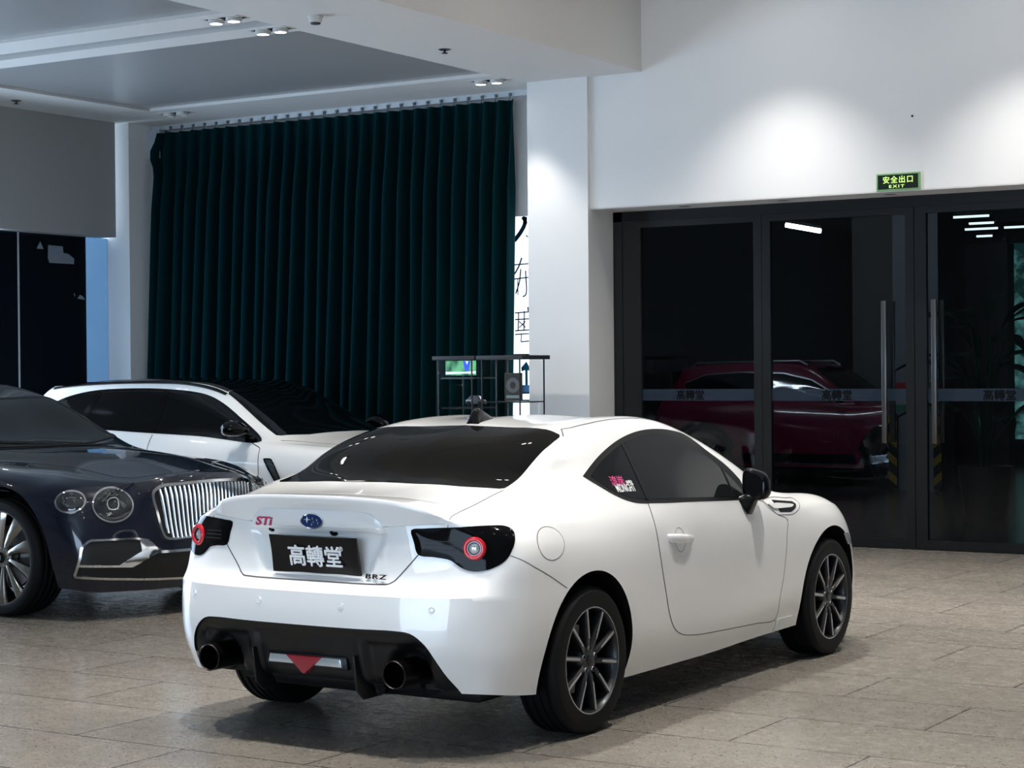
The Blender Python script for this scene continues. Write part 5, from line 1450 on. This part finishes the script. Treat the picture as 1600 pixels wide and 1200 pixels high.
def left_case(r, w, d):
    G().box(.02, w - .02, .05, d - .02, 1.46, 1.474).mk('glass_shelf', M_HANDLE, r)
    G().box(.02, w - .02, .05, d - .02, 1.20, 1.214).mk('glass_shelf', M_CASEDARK, r)
def right_case(r, w, d):
    for x in (.09, .21): G().box(x, x + .010, .10, .11, .35, 1.62).mk('case_rod', mat('rod_grey', (.12, .13, .13), .4), r)
    G().box(.0, w, .05, d - .02, 1.255, 1.265).mk('glass_shelf', M_CASEDARK, r)
YC = 13.8
showcase('display_case', -9.362, -8.985, YC, 'narrow glass display case with a small lit screen in front of the curtain', left_case)
showcase('display_case', -8.905, -8.50, YC, 'glass display case with thin rods beside the white pillar', right_case)
def case_screen():
    r = thing('small_screen', 'small lit screen showing green and blue shapes inside the left display case', 'screen', (-9.335, YC + .10, 1.488))
    G().box(0, .325, .004, .03, 0, .135).mk('screen_casing', M_TRIM, r, bev=.002)
    G().box(.004, .321, 0, .004, .004, .131).mk('screen_picture', scene_mat(), r)
    b = mat('screen_blue', (.02, .05, .6), .3, emit=(.03, .07, .8), emit_s=.8); wt = mat('screen_white', (.6, .7, .85), .3, emit=(.55, .68, .95), emit_s=.8)
    G().prism([(.205, .045), (.245, .045), (.262, .127), (.190, .127)], -.0015, -.0003, 'y').mk('blue_patch', b, r)
    G().prism([(.215, .127), (.245, .127), (.230, .095)], -.003, -.0018, 'y').mk('white_patch', wt, r)
    G().prism([(.006, .012), (.20, .020), (.318, .018), (.318, .040), (.20, .034), (.006, .036)], -.0015, -.0003, 'y').mk('white_patch', wt, r)
case_screen()
def case_model(x, z, label):
    r = thing('scale_model', label, 'model', (x, YC + .2, z))
    G().prism([(-.09, .0), (.09, .0), (.085, .035), (.05, .045), (.025, .075), (-.04, .078), (-.075, .045), (-.092, .035)], -.035, .035, 'y').mk('model_body', mat('model_grey', (.10, .10, .11), .25, coat=1), r, bev=.008)
    for xx in (-.055, .055):
        for yy in (-.036, .030): G().lathe([(0, 0), (.02, 0), (.02, .008), (0, .008)], 'y', 20, (xx, yy, .004)).mk('model_wheel', M_TRIM, r, smooth=True)
case_model(-9.08, 1.240, 'small grey scale model car on the lower shelf of the left display case')
def framed_picture():
    r = thing('framed_picture', 'small framed photo of a round grey engine part in the right display case', 'picture', (-8.68, YC + .03, 1.275))
    G().box(0, .17, 0, .02, 0, .235).mk('picture_frame', mat('frame_brown', (.10, .085, .06), .5), r, bev=.002)
    G().box(.008, .162, -.001, .0, .008, .227).mk('picture_print', mat('print_dark', (.05, .045, .04), .5), r)
    G().lathe([(.030, -.0025), (.064, -.0025), (.066, -.0012), (.028, -.0012)], 'y', 40, (.085, 0, .13), closed=True).mk('round_part', mat('print_grey', (.16, .16, .17), .5), r)
    G().box(.02, .15, -.0025, -.0012, .020, .045).mk('printed_strip', mat('print_light', (.28, .34, .36), .5), r)
framed_picture()
# ------------------------------------------------------------------ the dark garage behind the glass
GN = 29.0
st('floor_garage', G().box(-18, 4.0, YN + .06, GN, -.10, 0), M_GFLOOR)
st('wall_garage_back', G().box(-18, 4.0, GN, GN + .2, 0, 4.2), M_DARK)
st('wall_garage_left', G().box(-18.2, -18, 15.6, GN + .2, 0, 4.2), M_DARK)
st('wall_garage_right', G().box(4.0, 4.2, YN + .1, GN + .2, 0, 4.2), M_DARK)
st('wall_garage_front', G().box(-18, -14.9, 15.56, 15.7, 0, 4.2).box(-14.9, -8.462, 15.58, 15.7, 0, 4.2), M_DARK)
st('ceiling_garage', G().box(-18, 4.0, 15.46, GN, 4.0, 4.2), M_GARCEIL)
def garage_column():
    r = thing('garage_column', 'square grey garage column with painted bands and striped corner guards', 'column', (-8.215, 22.9, 0)); r['kind'] = 'structure'
    m = mat('column_grey', (.16, .18, .20), .6)
    G().box(-.29, .29, -.3, .28, 0, 4.0).mk('shaft', m, r)
    for z0, z1, c, nm in ((1.17, 1.33, (.35, .02, .02), 'red_band'), (.98, 1.06, (.02, .16, .09), 'green_band'), (1.06, 1.17, (.3, .32, .33), 'white_band')):
        G().box(-.295, .295, -.305, .285, z0, z1).mk(nm, mat(nm, c, .5), r)
    y_, k_ = mat('guard_yellow', (.30, .19, .02), .5), mat('guard_black', (.01, .01, .01), .5)
    for x in (-.285, .285):
        g = G().box(x - .055, x + .055, -.345, -.305, .02, .95).mk('corner_guard', k_, r, bev=.01)
        for q in range(4):
            z = .06 + q * .23
            s = 1 if x < 0 else -1
            G().prism([(x - .054, z + (.09 if s > 0 else 0)), (x + .054, z + (0 if s > 0 else .09)), (x + .054, z + .10 + (0 if s > 0 else .09)), (x - .054, z + .10 + (.09 if s > 0 else 0))], -.349, -.344, 'y').mk('guard_stripe', y_, g)
    return r
garage_column()
st('wall_garage_slab', G().box(-9.95, -9.10, 24.9, 25.1, 0, 4.0), mat('slab_grey', (.10, .10, .095), .7))
def reflected_window():  # glowing panel that imitates a window reflected in the door glass
    w = link('window_5', None, None); w['kind'] = 'structure'; w['label'] = 'dim teal window glimpsed through the right glass door at the picture edge'
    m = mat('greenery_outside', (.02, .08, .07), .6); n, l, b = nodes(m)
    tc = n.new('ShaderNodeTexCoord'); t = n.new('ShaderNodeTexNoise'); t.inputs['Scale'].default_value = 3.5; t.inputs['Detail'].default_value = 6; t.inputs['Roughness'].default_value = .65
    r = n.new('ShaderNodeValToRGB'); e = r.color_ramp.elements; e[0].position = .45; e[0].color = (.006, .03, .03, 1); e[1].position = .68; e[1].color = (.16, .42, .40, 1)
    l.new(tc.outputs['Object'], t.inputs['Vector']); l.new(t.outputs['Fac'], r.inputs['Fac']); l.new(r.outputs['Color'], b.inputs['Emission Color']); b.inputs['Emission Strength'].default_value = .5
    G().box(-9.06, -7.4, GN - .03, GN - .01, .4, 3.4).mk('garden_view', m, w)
    G().box(-9.11, -9.06, GN - .06, GN, .3, 3.5).mk('window_jamb', M_FRAME, w)
reflected_window()
st('wall_garage_pier', G().box(-8.90, -8.28, 26.5, 26.8, 0, 3.25), mat('pier_grey', (.06, .06, .068), .7))
def tube_light():
    r = thing('tube_light', 'glowing white tube light hanging from the dark garage ceiling', 'tube light', (-9.86, 23.0, 3.33))
    G().tube([(-.24, .0, .05), (.24, 0, -.05)], .030, 12).mk('tube', mat('tube_glow', (1, 1, 1), .5, emit=(.86, .97, 1.0), emit_s=12), r, smooth=True)
    G().tube([(-.24, 0, .10), (-.24, 0, .67)], .008, 6).mk('hanger', M_HANDLE, r)
    G().tube([(.22, 0, 0), (.22, 0, .67)], .008, 6).mk('hanger', M_TRIM, r)
    G().box(-.30, .26, -.03, .03, .04, .07).xf(Matrix.Rotation(radians(11.8), 4, 'Y')).mk('tube_bracket', M_TRIM, r)
tube_light()
TUBES = [(-8.54, 25.72, .5, 3.6), (-8.82, 27.02, .36, 3.6), (-9.19, 28.15, .5, 3.6), (-8.30, 28.12, 1.06, 3.6), (-9.29, 28.6, .24, 3.52), (-8.9, 19.2, 1.5, 3.94), (-11.5, 19.4, 1.5, 3.94)]
M_TUBE2 = mat('tube_white', (1, 1, 1), .5, emit=(.80, .93, 1.0), emit_s=1.3)  # tubes put behind the glass to imitate lamp reflections in it
M_TUBE3 = mat('tube_bright', (1, 1, 1), .5, emit=(.80, .90, 1.0), emit_s=70)  # unseen tubes added to brighten the red off-roader
WHICH = ['short linear ceiling light in the garage nearest the top of the right door leaf', 'linear ceiling light in the garage at the top right corner of the glass', 'second linear garage ceiling light behind the right door leaf',
         'linear garage ceiling light at the right frame edge below the topmost one', 'farthest and lowest linear garage light behind the right door leaf', 'linear garage ceiling light in front of the red off-roader', 'linear garage ceiling light over the tail of the red off-roader']
for (x, y, L, z), lab in zip(TUBES, WHICH):
    r = thing('linear_light', lab, 'linear light', (x, y, z), 0, 'linear ceiling lights in the garage')
    G().box(-L / 2 - .03, L / 2 + .03, -.04, .04, 0, .06).mk('light_casing', M_TRIM, r, bev=.004)
    G().tube([(-L / 2, 0, -.014), (L / 2, 0, -.014)], .018, 10).mk('tube', M_TUBE3 if z > 3.9 else M_TUBE2, r, smooth=True)
    if z < 3.9: G().tube([(0, 0, .06), (0, 0, 4.0 - z)], .008, 6).mk('hanger', M_TRIM, r)
def leafy_plant():  # stands behind the glass in place of a plant reflected in it
    rnd = random.Random(11)
    r = thing('potted_plant', 'tall broad-leaved potted plant seen through the right glass door leaf', 'plant', (-5.98, 18.4, 0))
    G().lathe([(0, 0), (.20, 0), (.27, .55), (.25, .55), (.23, .50), (0, .50)], 'z', 36).mk('pot', mat('pot_black', (.02, .02, .02), .4), r, smooth=True, sharp=40)
    mleaf = mat('leaf_green', (.018, .055, .030), .4)
    for k in range(22):
        a = rnd.uniform(0, 2 * pi); L = rnd.uniform(.6, 1.05); h = rnd.uniform(.9, 2.0); rad = rnd.uniform(.06, .3)
        st_ = [(.04 * cos(a), .04 * sin(a), .5), (rad * .4 * cos(a), rad * .4 * sin(a), .5 + (h - .5) * .6), (rad * cos(a), rad * sin(a), h)]
        G().tube(closed_curve(st_, 8, False), .009, 6).mk('stem', mleaf, r, smooth=True)
        V, F = [], []; n = 9
        el = rnd.uniform(.2, 1.0)
        for q in range(n + 1):
            t = q / n; w = .12 * sin(pi * min(1, t * .96 + .02)) ** .8 * (1.15 - .5 * t)
            d = rad + L * t * cos(el); zz = h + L * t * sin(el) - .55 * L * t * t
            for s in (-1, 0, 1): V.append((d * cos(a) - s * w * sin(a), d * sin(a) + s * w * cos(a), zz + abs(s) * w * .35))
        F = [(3 * q + i, 3 * q + i + 1, 3 * q + 4 + i, 3 * q + 3 + i) for q in range(n) for i in range(2)]
        mk('leaf', V, F, mleaf, r, smooth=True, sharp=180)
leafy_plant()
# ------------------------------------------------------------------ fittings of the twin spots, the added pillar spot included
M_LAMPB = mat('bright_lamp', (1, 1, 1), .4, emit=(1, .97, .92), emit_s=35)
for k, (x, y, z) in enumerate(SPOTS):
    if (x, y) in ((-9.27, 10.925), (-9.27, 11.47), (-9.22, 14.61)): continue
    r = link('ceiling_high_light', None, None, (x, y, z)); r['kind'] = 'structure'
    G().box(-.18, .18, -.08, .08, -.004, .002).mk('light_box', M_CANB, r)
    for xx in (-.085, .085): G().lathe([(0, -.012), (.042, -.012), (.05, -.004)], 'z', 20, (xx, 0, 0)).mk('lamp_lens', M_LAMPB, r)
